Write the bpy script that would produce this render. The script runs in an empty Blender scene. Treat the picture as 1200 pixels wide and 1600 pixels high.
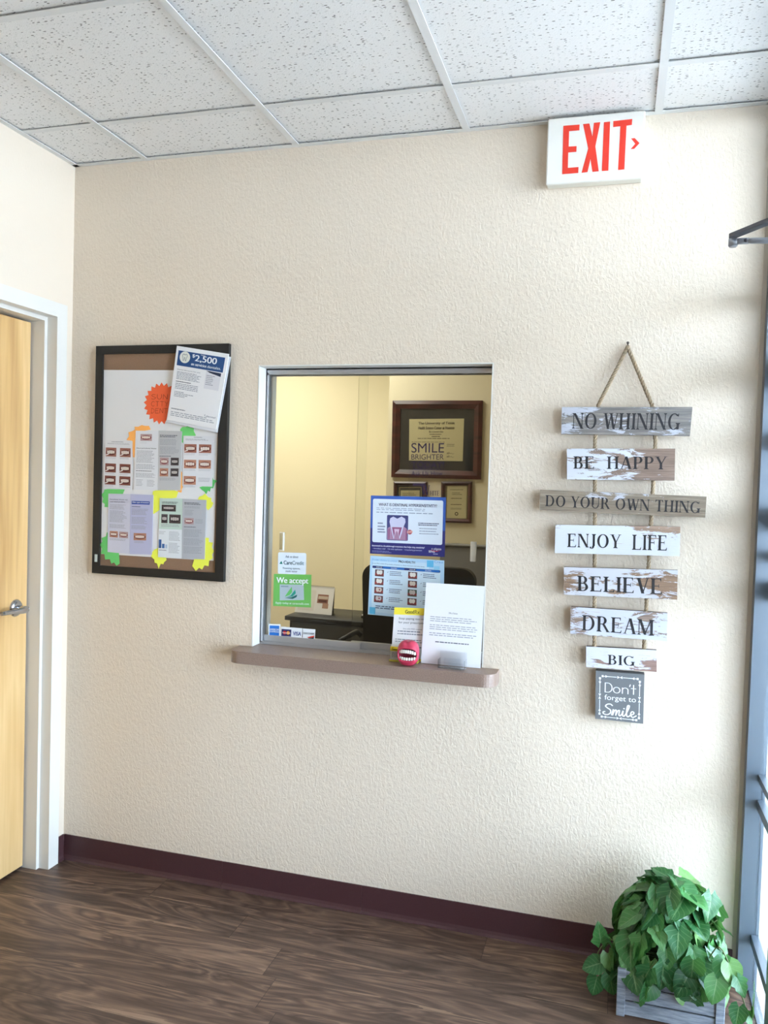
import bpy, bmesh, math, random
from mathutils import Vector, Matrix
PI = math.pi
random.seed(7)
C = bpy.context.scene.collection
scene = bpy.context.scene

# ------------------------------------------------------------------ camera, light, exposure
cam_d = bpy.data.cameras.new('camera')
cam = bpy.data.objects.new('camera', cam_d); C.objects.link(cam)
cam.location = (2.0697, -2.7371, 1.5267)
yaw, pitch, roll = math.radians(15.9752), math.radians(-1.9696), math.radians(1.7562)
fw = Vector((-math.sin(yaw)*math.cos(pitch), math.cos(yaw)*math.cos(pitch), math.sin(pitch)))
rt = Vector((math.cos(yaw), math.sin(yaw), 0)); up = rt.cross(fw)
r2 = rt*math.cos(roll) + up*math.sin(roll); u2 = up*math.cos(roll) - rt*math.sin(roll)
cam.matrix_world = Matrix(((r2.x, u2.x, -fw.x, cam.location.x), (r2.y, u2.y, -fw.y, cam.location.y), (r2.z, u2.z, -fw.z, cam.location.z), (0, 0, 0, 1)))
cam_d.sensor_fit = 'VERTICAL'; cam_d.sensor_height = 36; cam_d.sensor_width = 27
cam_d.lens = 36*1274.23/1600
cam_d.clip_start = .02
scene.camera = cam
scene.view_settings.view_transform = 'Standard'; scene.view_settings.look = 'None'
scene.view_settings.gamma = 1; scene.view_settings.use_curve_mapping = False
scene.view_settings.exposure = -0.60
scene.cycles.transparent_max_bounces = 32

W_ = bpy.data.worlds.new('world'); scene.world = W_; W_.use_nodes = True
nt = W_.node_tree; bg = nt.nodes['Background']
tc = nt.nodes.new('ShaderNodeTexCoord'); sx = nt.nodes.new('ShaderNodeSeparateXYZ'); rp = nt.nodes.new('ShaderNodeValToRGB')
nt.links.new(tc.outputs['Generated'], sx.inputs[0]); nt.links.new(sx.outputs['Z'], rp.inputs[0]); nt.links.new(rp.outputs[0], bg.inputs[0])
rp.color_ramp.elements[0].color = (.67, .81, 1, 1); rp.color_ramp.elements[1].color = (.42, .66, 1, 1)
bg.inputs[1].default_value = 43.0

def lamp(name, kind, loc, rot, energy, color, size=None, portal=False):
    d = bpy.data.lights.new(name, kind); d.energy = energy; d.color = color
    if kind == 'AREA':
        d.shape = 'RECTANGLE'; d.size, d.size_y = size
        if portal: d.cycles.is_portal = True
    o = bpy.data.objects.new(name, d); C.objects.link(o); o.location = loc; o.rotation_euler = rot
    return o
sun = lamp('sun', 'SUN', (0, 0, 8), (0, math.radians(-18), math.radians(-25)), 90.0, (1, .80, .57)); sun.data.angle = .01
lamp('storefront_portal', 'AREA', (2.60, -.82, 1.36), (0, math.radians(90), 0), 1, (1, 1, 1), (2.7, 1.7), True)
lamp('office_ceiling_light', 'AREA', (.35, 1.5, 2.66), (0, 0, 0), 36, (1, .97, .86), (.55, 1.1))
lamp('office_left_fill', 'AREA', (-.55, 2.3, 2.66), (0, 0, 0), 44, (1, .97, .86), (.5, .9))  # added fill without a fixture, brightens the left part of the office
lamp('waiting_room_ceiling_light', 'AREA', (1.23, -3.2, 2.70), (0, 0, 0), 9, (1, .84, .68), (.58, 1.18))

# ------------------------------------------------------------------ materials
def lin(c):
    c = c/255
    return c/12.92 if c <= .04045 else ((c+.055)/1.055)**2.4
def rgb(c): return (lin(c[0]), lin(c[1]), lin(c[2]), 1)
class NT:
    def __init__(s, name):
        s.m = bpy.data.materials.new(name); s.m.use_nodes = True; s.t = s.m.node_tree; s.b = s.t.nodes['Principled BSDF']; s.out = s.t.nodes['Material Output']
    def n(s, typ, **kw):
        x = s.t.nodes.new('ShaderNode'+typ)
        for k, v in kw.items(): setattr(x, k, v)
        return x
    def l(s, a, b): s.t.links.new(a, b)
    def set(s, sock, v):
        if hasattr(v, 'links') or hasattr(v, 'is_linked'): s.l(v, sock)
        else: sock.default_value = v
    def math(s, op, a, b=0.0, c=None):
        x = s.n('Math', operation=op); s.set(x.inputs[0], a); s.set(x.inputs[1], b)
        if c is not None: s.set(x.inputs[2], c)
        return x.outputs[0]
    def mix(s, f, a, b, blend='MIX'):
        x = s.n('Mix', data_type='RGBA', blend_type=blend); s.set(x.inputs[0], f); s.set(x.inputs[6], a); s.set(x.inputs[7], b); return x.outputs[2]
    def ramp(s, f, stops, interp='LINEAR'):
        x = s.n('ValToRGB'); s.l(f, x.inputs[0]); cr = x.color_ramp; cr.interpolation = interp
        while len(cr.elements) < len(stops): cr.elements.new(.5)
        for e, (p, c) in zip(cr.elements, stops): e.position = p; e.color = c if len(c) == 4 else (*c, 1)
        return x.outputs[0]
    def coord(s, scale=(1, 1, 1), off=(0, 0, 0), kind='Object'):
        c = s.n('TexCoord'); m = s.n('Mapping'); s.l(c.outputs[kind], m.inputs[0]); m.inputs['Scale'].default_value = scale; m.inputs['Location'].default_value = off
        return m.outputs[0]
    def noise(s, vec, scale, detail=4, rough=.5, dist=0):
        x = s.n('TexNoise'); s.l(vec, x.inputs['Vector']); x.inputs['Scale'].default_value = scale; x.inputs['Detail'].default_value = detail
        x.inputs['Roughness'].default_value = rough; x.inputs['Distortion'].default_value = dist; return x.outputs['Fac']
    def bump(s, h, strength, dist):
        x = s.n('Bump'); s.l(h, x.inputs['Height']); x.inputs['Strength'].default_value = strength; x.inputs['Distance'].default_value = dist
        s.l(x.outputs[0], s.b.inputs['Normal'])
    def base(s, v): s.set(s.b.inputs['Base Color'], v)
_mc = {}
def flat(c, rough=.6, metal=0.0, spec=.5, name=None):
    k = (tuple(c), rough, metal, spec)
    if k not in _mc:
        x = NT(name or 'paint_%d_%d_%d' % tuple(c)); x.base(rgb(c)); x.b.inputs['Roughness'].default_value = rough; x.b.inputs['Metallic'].default_value = metal
        x.b.inputs['Specular IOR Level'].default_value = spec; _mc[k] = x.m
    return _mc[k]
def ink(*c): return flat(c, .55, 0, .3)

def mk_wall(name, c, amount=.35):
    x = NT(name); v = x.coord((1, 1, .6)); a = x.noise(v, 112, 3, .55, .5); b = x.noise(v, 240, 2)
    h = x.math('ADD', x.math('MULTIPLY', x.ramp(a, [(.38, (0, 0, 0)), (.62, (1, 1, 1))]), 1.0), x.math('MULTIPLY', b, .5))
    x.bump(h, amount, .0023); x.base(rgb(c)); x.b.inputs['Roughness'].default_value = .62; x.b.inputs['Specular IOR Level'].default_value = .35
    return x.m
M_wall = mk_wall('textured_cream_wall_paint', (226, 211, 192))
M_wall_smooth = mk_wall('smooth_cream_wall_paint', (226, 211, 192), .05)
M_office = mk_wall('office_cream_wall_paint', (220, 211, 182), .06)
M_white_trim = flat((226, 222, 214), .35, name='white_enamel')
M_jamb_white = flat((232, 230, 224), .5, name='white_jamb_paint')

def mk_ceiling():
    x = NT('speckled_acoustic_tile'); co = x.coord((1, 1.0, 1))
    def specks(scale, stretch, thr, keep, off):
        c = x.coord((scale*stretch[0], scale*stretch[1], 1), off)
        nz = x.n('TexNoise'); x.l(c, nz.inputs['Vector']); nz.inputs['Scale'].default_value = 1.3
        mx = x.n('Mix', data_type='VECTOR'); mx.inputs[0].default_value = .22; x.l(c, mx.inputs[4]); x.l(nz.outputs['Color'], mx.inputs[5])
        vo = x.n('TexVoronoi', voronoi_dimensions='2D'); x.l(mx.outputs[1], vo.inputs['Vector']); vo.inputs['Scale'].default_value = 1
        sp = x.n('SeparateColor'); x.l(vo.outputs['Color'], sp.inputs[0])
        rad = x.math('MULTIPLY', sp.outputs[1], thr)
        inside = x.math('LESS_THAN', vo.outputs['Distance'], rad)
        return x.math('MULTIPLY', inside, x.math('GREATER_THAN', sp.outputs[0], keep))
    a = specks(105, (.6, 1.45), .25, .66, (0, 0, 0)); b = specks(165, (.5, 1.45), .26, .60, (3.3, 1.7, 0)); d = specks(95, (.8, 1.2), .19, .80, (7, 2, 0))
    m = x.math('MAXIMUM', x.math('MAXIMUM', x.math('MULTIPLY', a, .85), x.math('MULTIPLY', b, .35)), x.math('MULTIPLY', d, .8))
    f = x.noise(co, 260, 2)
    base = x.mix(x.math('MULTIPLY', f, .5), rgb((240, 238, 236)), rgb((228, 226, 223)))
    x.base(x.mix(m, base, rgb((96, 90, 84)))); x.b.inputs['Roughness'].default_value = .9; x.b.inputs['Specular IOR Level'].default_value = .1
    x.bump(x.math('SUBTRACT', f, m), .3, .002)
    return x.m
M_tile = mk_ceiling()
M_grid = flat((222, 221, 219), .45, name='white_grid_enamel')

def mk_floor():
    x = NT('walnut_vinyl_plank'); c = x.n('TexCoord'); s = x.n('SeparateXYZ'); x.l(c.outputs['Object'], s.inputs[0])
    X, Y = s.outputs[0], s.outputs[1]; PW, PL = .152, 1.22
    yr = x.math('DIVIDE', Y, PW); row = x.math('FLOOR', yr); fy = x.math('FRACT', yr)
    wn = x.n('TexWhiteNoise', noise_dimensions='1D'); x.l(row, wn.inputs['W'])
    xr = x.math('ADD', x.math('DIVIDE', X, PL), x.math('MULTIPLY', wn.outputs['Value'], 3.7)); col = x.math('FLOOR', xr); fx = x.math('FRACT', xr)
    w2 = x.n('TexWhiteNoise', noise_dimensions='2D'); cb = x.n('CombineXYZ'); x.l(row, cb.inputs[0]); x.l(col, cb.inputs[1]); x.l(cb.outputs[0], w2.inputs['Vector'])
    rnd = w2.outputs['Value']
    def gv(sx_, sy_, k):
        g = x.n('CombineXYZ'); x.set(g.inputs[0], x.math('MULTIPLY', X, sx_)); x.set(g.inputs[1], x.math('MULTIPLY', Y, sy_)); x.set(g.inputs[2], x.math('MULTIPLY', rnd, k)); return g.outputs[0]
    big = x.noise(gv(1.6, 9, 40), 1.0, 3, .5, 1.2)
    rings = x.math('PINGPONG', x.math('MULTIPLY', big, 14), 1.0)
    fine = x.noise(gv(6, 170, 17), 1.0, 6, .7, .3)
    med = x.noise(gv(2.2, 26, 29), 1.0, 4, .6, .8)
    v = x.math('ADD', x.math('ADD', x.math('MULTIPLY', rings, .25), x.math('MULTIPLY', fine, .46)), x.math('MULTIPLY', med, .34))
    v = x.math('ADD', v, x.math('MULTIPLY', x.math('SUBTRACT', rnd, .5), .16))
    col_ = x.ramp(v, [(.25, rgb((46, 34, 28))), (.43, rgb((76, 58, 48))), (.60, rgb((101, 79, 66))), (.82, rgb((142, 115, 95)))])
    pale = x.math('MULTIPLY', x.math('GREATER_THAN', med, .56), x.math('LESS_THAN', fy, x.math('MULTIPLY', rnd, .22)))
    col_ = x.mix(x.math('MULTIPLY', pale, .55), col_, rgb((152, 126, 104)))
    gap = x.math('MAXIMUM', x.math('LESS_THAN', fy, .010), x.math('LESS_THAN', fx, .0016))
    col_ = x.mix(x.math('MULTIPLY', gap, .7), col_, rgb((24, 18, 16)))
    x.base(col_); x.set(x.b.inputs['Roughness'], x.math('ADD', .34, x.math('MULTIPLY', fine, .18))); x.b.inputs['Specular IOR Level'].default_value = .4
    x.bump(x.math('SUBTRACT', x.math('MULTIPLY', fine, .5), gap), .25, .0015)
    return x.m
M_floor = mk_floor()

def mk_wood(name, c1, c2, c3, axis='z', scale=1.0, rough=.4, rings=10):
    x = NT(name); k = {'z': (9, 9, .9), 'x': (.9, 9, 9), 'y': (9, .9, 9)}[axis]
    v = x.coord(tuple(q*scale for q in k)); b = x.noise(v, 1, 3, .5, .8); r = x.math('PINGPONG', x.math('MULTIPLY', b, rings), 1.0)
    v2 = x.coord(tuple(q*scale*14 if q > 1 else q*scale*5 for q in k)); f = x.noise(v2, 1, 4, .6)
    h = x.math('ADD', x.math('MULTIPLY', r, .5), x.math('MULTIPLY', f, .5))
    x.base(x.ramp(h, [(.2, rgb(c1)), (.5, rgb(c2)), (.8, rgb(c3))])); x.b.inputs['Roughness'].default_value = rough
    return x.m
M_maple = mk_wood('maple_veneer', (176, 134, 82), (206, 166, 110), (222, 186, 132), 'z', .5, .36, 6)
M_mahog = mk_wood('mahogany_frame', (44, 20, 16), (64, 30, 24), (80, 40, 32), 'x', 1, .3)

def mk_board(name, wood, wood2, paint, cover, seed, bias=(0, 0, 0)):
    x = NT(name); off = (seed*3.1, seed*1.7, seed*2.3)
    v = x.coord((15, 20, 56), off); g = x.noise(x.coord((8, 60, 190), off), 1, 5, .65)
    p = x.noise(v, 1, 9, .74, .7); p2 = x.noise(x.coord((7, 6, 16), off), 1, 3); oc = x.n('TexCoord'); os_ = x.n('SeparateXYZ'); x.l(oc.outputs['Object'], os_.inputs[0]); bi = x.math('ADD', x.math('MULTIPLY', os_.outputs[0], bias[0]), x.math('MULTIPLY', x.math('SUBTRACT', os_.outputs[2], bias[2]), bias[1]))
    wc = x.ramp(g, [(.25, rgb([q*.74 for q in wood])), (.5, rgb(wood)), (.75, rgb(wood2))])
    mask = x.ramp(x.math('ADD', x.math('ADD', x.math('MULTIPLY', p, .62), bi), x.math('MULTIPLY', p2, .45)), [(.60-cover*.22, (0, 0, 0)), (.625-cover*.22, (1, 1, 1))])
    crack = x.math('GREATER_THAN', g, .66)
    mk = x.math('MULTIPLY', mask, x.math('SUBTRACT', 1, x.math('MULTIPLY', crack, .55)))
    x.base(x.mix(mk, wc, rgb(paint))); x.b.inputs['Roughness'].default_value = .8
    x.bump(x.math('ADD', x.math('MULTIPLY', mk, .6), x.math('MULTIPLY', g, .6)), .5, .0015)
    return x.m

M_alu = flat((196, 198, 202), .35, .75, name='satin_aluminium')
M_store = flat((92, 102, 112), .35, .3, name='blue_grey_anodised_aluminium')
M_chrome = flat((190, 192, 198), .22, 1, name='brushed_chrome')
M_black = flat((10, 10, 11), .45, 0, .3, name='black_satin')
M_black_frame = flat((18, 17, 16), .6, name='black_frame_wood')
M_paper = flat((238, 238, 240), .7, 0, .2, name='white_paper')

def mk_glass(name, tint=(1, 1, 1, 1), ior=1.5, gloss=1.0):
    x = NT(name); t = x.n('BsdfTransparent'); t.inputs[0].default_value = tint; g = x.n('BsdfGlossy'); g.inputs['Roughness'].default_value = 0.0
    f = x.n('Fresnel'); f.inputs[0].default_value = ior; mx = x.n('MixShader'); x.l(x.math('MULTIPLY', f.outputs[0], gloss), mx.inputs[0]); x.l(t.outputs[0], mx.inputs[1]); x.l(g.outputs[0], mx.inputs[2])
    x.l(mx.outputs[0], x.out.inputs[0]); x.t.nodes.remove(x.b); return x.m
M_glass = mk_glass('clear_glass', (.975, .985, .975, 1), 1.5, .6)
M_acrylic = mk_glass('clear_acrylic', (.985, .992, 1, 1), 1.5, .75)
M_film = mk_glass('clear_film', (.92, .91, .93, 1), 1.35)

# ------------------------------------------------------------------ mesh helpers
class MB:
    """collects faces in world coordinates with material slots; build() links ONE mesh object"""
    def __init__(s): s.v = []; s.f = []; s.fm = []; s.mats = []; s.uv = None; s.smooth = set()
    def mi(s, m):
        if m not in s.mats: s.mats.append(m)
        return s.mats.index(m)
    def add(s, vs, fs, m, smooth=False):
        o = len(s.v); s.v += [tuple(p) for p in vs]; k = s.mi(m)
        for f in fs:
            if smooth: s.smooth.add(len(s.f))
            s.f.append(tuple(i+o for i in f)); s.fm.append(k)
    def box(s, a, b, m):
        x0, y0, z0 = [min(p, q) for p, q in zip(a, b)]; x1, y1, z1 = [max(p, q) for p, q in zip(a, b)]
        s.add([(x0, y0, z0), (x1, y0, z0), (x1, y1, z0), (x0, y1, z0), (x0, y0, z1), (x1, y0, z1), (x1, y1, z1), (x0, y1, z1)],
              [(0, 3, 2, 1), (4, 5, 6, 7), (0, 1, 5, 4), (1, 2, 6, 5), (2, 3, 7, 6), (3, 0, 4, 7)], m)
    def bbox(s, a, b, m, r=.003, seg=2, smooth=True):
        bm = bmesh.new(); bmesh.ops.create_cube(bm, size=1)
        c = [(p+q)/2 for p, q in zip(a, b)]; d = [abs(q-p) for p, q in zip(a, b)]
        for v in bm.verts: v.co = Vector([v.co[i]*d[i]+c[i] for i in range(3)])
        bmesh.ops.bevel(bm, geom=bm.edges[:], offset=r, segments=seg, profile=.5, affect='EDGES'); s.bm(bm, m, smooth)
    def bm(s, bm, m, smooth=False):
        bm.verts.ensure_lookup_table(); bm.verts.index_update()
        s.add([v.co[:] for v in bm.verts], [[v.index for v in f.verts] for f in bm.faces], m, smooth); bm.free()
    def prism_y(s, poly, y0, y1, m, m_side=None):
        """poly of (x, z), extruded from front y0 to back y1"""
        a = sum(poly[i][0]*poly[(i+1) % len(poly)][1]-poly[(i+1) % len(poly)][0]*poly[i][1] for i in range(len(poly)))
        if a < 0: poly = poly[::-1]
        n = len(poly); vs = [(p[0], y0, p[1]) for p in poly]+[(p[0], y1, p[1]) for p in poly]
        s.add(vs, [tuple(range(n)), tuple(range(2*n-1, n-1, -1))], m)
        s.add(vs, [(i, i+n, (i+1) % n+n, (i+1) % n) for i in range(n)], m_side or m)
    def prism_z(s, poly, z0, z1, m):
        a = sum(poly[i][0]*poly[(i+1) % len(poly)][1]-poly[(i+1) % len(poly)][0]*poly[i][1] for i in range(len(poly)))
        if a < 0: poly = poly[::-1]
        n = len(poly); vs = [(p[0], p[1], z1) for p in poly]+[(p[0], p[1], z0) for p in poly]
        s.add(vs, [tuple(range(n)), tuple(range(2*n-1, n-1, -1))]+[(i+n, (i+1) % n+n, (i+1) % n, i) for i in range(n)], m)
    def prism_x(s, poly, x0, x1, m):
        """poly of (y, z)"""
        n = len(poly); a = sum(poly[i][0]*poly[(i+1) % n][1]-poly[(i+1) % n][0]*poly[i][1] for i in range(n))
        if a < 0: poly = poly[::-1]
        vs = [(x1, p[0], p[1]) for p in poly]+[(x0, p[0], p[1]) for p in poly]
        s.add(vs, [tuple(range(n)), tuple(range(2*n-1, n-1, -1))]+[(i+n, (i+1) % n+n, (i+1) % n, i) for i in range(n)], m)
    def tube(s, pts, r, m, seg=8, cap=True):
        pts = [Vector(p) for p in pts]; n = len(pts); rs = r if isinstance(r, (list, tuple)) else [r]*n
        up_ = Vector((0, 0, 1)); vs = []; prev = None
        for i in range(n):
            t = (pts[min(i+1, n-1)]-pts[max(i-1, 0)]).normalized()
            if prev is None: a = t.cross(up_ if abs(t.z) < .9 else Vector((1, 0, 0))).normalized()
            else: a = (prev-t*prev.dot(t)).normalized()
            prev = a; b = t.cross(a)
            for k in range(seg): vs.append(pts[i]+(a*math.cos(2*PI*k/seg)+b*math.sin(2*PI*k/seg))*rs[i])
        fs = [(i*seg+k, i*seg+(k+1) % seg, (i+1)*seg+(k+1) % seg, (i+1)*seg+k) for i in range(n-1) for k in range(seg)]
        if cap: fs += [tuple(range(seg-1, -1, -1)), tuple(range((n-1)*seg, n*seg))]
        s.add(vs, fs, m, True)
    def lathe(s, prof, origin, axis, m, seg=28):
        """prof (r, h) revolved round axis through origin"""
        ax = Vector(axis).normalized(); a = ax.orthogonal().normalized(); b = ax.cross(a); o = Vector(origin); vs = []
        for r, h in prof:
            for k in range(seg): vs.append(o+ax*h+(a*math.cos(2*PI*k/seg)+b*math.sin(2*PI*k/seg))*max(r, 1e-5))
        n = len(prof)
        s.add(vs, [(i*seg+k, i*seg+(k+1) % seg, (i+1)*seg+(k+1) % seg, (i+1)*seg+k) for i in range(n-1) for k in range(seg)], m, True)
    def build(s, name, parent=None, label=None, cat=None, group=None, kind=None, org=None):
        if parent is not None: o0 = parent.matrix_world.translation if parent.parent is None else parent.parent.location
        elif org: o0 = Vector(org)
        else:
            lo = [min(p[i] for p in s.v) for i in range(3)]; hi = [max(p[i] for p in s.v) for i in range(3)]
            o0 = Vector(((lo[0]+hi[0])/2, (lo[1]+hi[1])/2, lo[2]))
        if parent is not None: o0 = parent['_o']
        me = bpy.data.meshes.new(name); me.from_pydata([(p[0]-o0[0], p[1]-o0[1], p[2]-o0[2]) for p in s.v], [], s.f)
        for m in s.mats: me.materials.append(m)
        me.polygons.foreach_set('material_index', s.fm)
        me.polygons.foreach_set('use_smooth', [i in s.smooth for i in range(len(s.f))])
        if s.uv:
            ul = me.uv_layers.new(name='UVMap')
            for lp in me.loops: ul.data[lp.index].uv = s.uv[lp.vertex_index]
        me.update(); o = bpy.data.objects.new(name, me); C.objects.link(o)
        if parent is not None: o.parent = parent
        else: o.location = o0
        o['_o'] = tuple(o0); tag(o, label, cat, group, kind); return o
def tag(o, label=None, cat=None, group=None, kind=None):
    for k, v in (('label', label), ('category', cat), ('group', group), ('kind', kind)):
        if v: o[k] = v
def thing(name, label, cat, loc, group=None):
    o = bpy.data.objects.new(name, None); C.objects.link(o); o.location = loc; o['_o'] = tuple(loc); o.empty_display_size = .05
    tag(o, label, cat, group); return o

# ------------------------------------------------------------------ lettering
_tx = {}
def sans(text):
    if text not in _tx:
        c = bpy.data.curves.new('t', 'FONT'); c.body = text; o = bpy.data.objects.new('t', c); me = bpy.data.meshes.new_from_object(o)
        vs = [(v.co.x, v.co.y) for v in me.vertices]; fs = [tuple(p.vertices) for p in me.polygons]
        bpy.data.objects.remove(o); bpy.data.meshes.remove(me); bpy.data.curves.remove(c); _tx[text] = (vs, fs)
    return _tx[text]
T_, t_, SH = .165, .055, .034
def P_rect(x0, y0, x1, y1): return [(x0, y0), (x1, y0), (x1, y1), (x0, y1)]
def P_stem(x, w=T_, y0=0, y1=1, sf='tb'):
    o = [P_rect(x, y0, x+w, y1)]
    for k, y, d in (('b', y0, 1), ('t', y1, -1)):
        if k in sf: o.append([(x-.085, y), (x+w+.085, y), (x+w+.085, y+SH*.7*d), (x+w, y+SH*2.6*d), (x, y+SH*2.6*d), (x-.085, y+SH*.7*d)][::d])
    return o
def P_diag(x0, y0, x1, y1, w): return [[(x0, y0), (x0+w, y0), (x1+w, y1), (x1, y1)]]
def P_serif(x, w, y): d = 1 if y < .5 else -1; return [[(x-.08, y), (x+w+.08, y), (x+w+.08, y+SH*d), (x-.08, y+SH*d)][::d]]
def P_ring(cx, cy, rx, ry, tx, ty, a0=0, a1=360, n=28):
    o = []
    for i in range(n):
        q = []
        for a in (a0+(a1-a0)*i/n, a0+(a1-a0)*(i+1)/n):
            a = math.radians(a); q.append(((cx+rx*math.cos(a), cy+ry*math.sin(a)), (cx+(rx-tx)*math.cos(a), cy+(ry-ty)*math.sin(a))))
        o.append([q[0][0], q[1][0], q[1][1], q[0][1]])
    return o
def P_bar(x0, x1, y, end=None, big=.14):
    o = [P_rect(x0, y, x1, y+t_)]
    if end == 't': o.append([(x1, y+t_), (x1-.10, y+t_), (x1-.02, y-big), (x1, y-big)])
    if end == 'b': o.append([(x1-.10, y), (x1, y), (x1+.02, y+big+t_), (x1, y+big+t_)])
    if end == 'm': o.append([(x1-.03, y-.09), (x1, y-.09), (x1, y+t_+.09), (x1-.03, y+t_+.09)])
    return o
def bowl(y0, y1, x, rx, w=T_):
    ry = (y1-y0)/2; cy = (y0+y1)/2
    return P_ring(x, cy, rx, ry, w, t_, -90, 90, 14)+[P_rect(x-.16, y0, x, y0+t_), P_rect(x-.16, y1-t_, x, y1)]
SER = {
 'A': (P_diag(.07, 0, .375, 1, t_+.01)+P_diag(.60, 0, .335, 1, T_+.01)+[P_rect(.17, .28, .64, .28+t_)]+P_serif(.07, t_, 0)+P_serif(.60, T_, 0), .84),
 'B': (P_stem(.08)+bowl(.50, 1, .34, .27)+bowl(0, .50+t_, .36, .31), .74), 'D': (P_stem(.08)+bowl(0, 1, .36, .46), .9),
 'E': (P_stem(.08)+P_bar(.2, .62, 1-t_, 't')+P_bar(.2, .50, .49, 'm')+P_bar(.2, .66, 0, 'b'), .74),
 'F': (P_stem(.08)+P_bar(.2, .62, 1-t_, 't')+P_bar(.2, .50, .47, 'm'), .68),
 'G': (P_ring(.46, .5, .42, .5, T_, t_, 45, 315, 30)+P_stem(.66, T_, .04, .42, 't')+[[(.73, .80), (.77, .80), (.77, 1), (.74, 1), (.70, .86)]], .92),
 'H': (P_stem(.08)+P_stem(.60)+[P_rect(.2, .48, .62, .48+t_)], .86), 'I': (P_stem(.09), .33),
 'J': (P_stem(.22, T_, .12, 1, 't')+P_ring(.15, .13, .205, .22, T_, t_, -110, 0, 8)+P_ring(.06, .0, .07, .07, .069, .069, 0, 360, 10), .47),
 'L': (P_stem(.08)+P_bar(.2, .64, 0, 'b'), .70),
 'M': (P_stem(.07, t_)+P_diag(.40, .02, .08, 1, T_)+P_diag(.42, .02, .80, 1, t_+.01)+P_stem(.79, T_), 1.04),
 'N': (P_stem(.08, t_)+P_diag(.66, 0, .08, 1, T_+.02)+P_stem(.72, t_), .88),
 'O': (P_ring(.47, .5, .43, .51, T_+.01, t_), .96), 'P': (P_stem(.08)+bowl(.46, 1, .36, .29), .70),
 'R': (P_stem(.08)+bowl(.48, 1, .36, .28)+P_diag(.66, 0, .34, .52, T_)+P_serif(.68, .12, 0), .86),
 'T': (P_stem(.30, T_, 0, 1, 'b')+[P_rect(.04, 1-t_, .69, 1), [(.04, 1), (.04, .80), (.065, .80), (.14, 1-t_)], [(.69, 1), (.59, 1-t_), (.665, .80), (.69, .80)]], .75),
 'U': (P_stem(.07, T_, .3, 1, 't')+P_stem(.66, t_, .3, 1, 't')+P_ring(.39, .32, .32, .33, .10, .07, 180, 360, 16), .82),
 'V': (P_diag(.33, 0, .07, 1, T_+.01)+P_diag(.38, 0, .66, 1, t_+.01)+P_serif(.07, T_, 1)+P_serif(.66, t_, 1), .80),
 'W': (P_diag(.30, 0, .07, 1, T_)+P_diag(.35, 0, .56, 1, t_+.01)+P_diag(.72, 0, .48, 1, T_)+P_diag(.77, 0, 1.0, 1, t_+.01)+P_serif(.07, T_, 1)+P_serif(.48, T_, 1)+P_serif(1.0, t_, 1), 1.12),
 'Y': (P_stem(.32, T_, 0, .46, 'b')+P_diag(.33, .42, .06, 1, T_)+P_diag(.40, .42, .68, 1, t_+.01)+P_serif(.06, T_, 1)+P_serif(.68, t_, 1), .80),
 ' ': ([], .34)}
def serif(text, track=.03):
    x = 0; vs = []; fs = []
    for ch in text:
        ps, adv = SER[ch]
        for p in ps:
            o = len(vs); vs += [(q[0]+x, q[1]) for q in p]; fs.append(tuple(range(o, o+len(p))))
        x += adv+track
    return vs, fs
def serif_words(text, track):
    allv = serif(text, track)[0]; ext = (min(p[0] for p in allv), max(p[0] for p in allv)); x = 0; out = []
    for wd in text.split(' '):
        if wd: vs, fs = serif(wd, track); out.append(([(p[0]+x, p[1]) for p in vs], fs))
        x += sum(SER[ch][1]+track for ch in wd)+SER[' '][1]+track
    return out, ext
def strokes(lines, w):
    """polylines as ribbon outlines of width w (with round joins)"""
    vs = []; fs = []
    for pl in lines:
        for i in range(len(pl)-1):
            a, b = Vector(pl[i]), Vector(pl[i+1]); d = b-a
            if d.length < 1e-6: continue
            d.normalize(); n = Vector((-d.y, d.x))*w/2; e = d*w*.3; o = len(vs)
            vs += [tuple(a-n-e), tuple(b-n+e), tuple(b+n+e), tuple(a+n-e)]; fs.append((o, o+1, o+2, o+3))
    return vs, fs
def arc(cx, cy, rx, ry, a0, a1, n=12): return [(cx+rx*math.cos(math.radians(a0+(a1-a0)*i/n)), cy+ry*math.sin(math.radians(a0+(a1-a0)*i/n))) for i in range(n+1)]
def spline(pts, n=6):
    o = []
    for i in range(len(pts)-1):
        p0, p1, p2, p3 = [Vector(pts[max(0, min(len(pts)-1, i+k))]) for k in (-1, 0, 1, 2)]
        for j in range(n):
            t = j/n; o.append(tuple(.5*((2*p1)+(-p0+p2)*t+(2*p0-5*p1+4*p2-p3)*t*t+(-p0+3*p1-3*p2+p3)*t**3)))
    return o+[tuple(pts[-1])]

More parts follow.
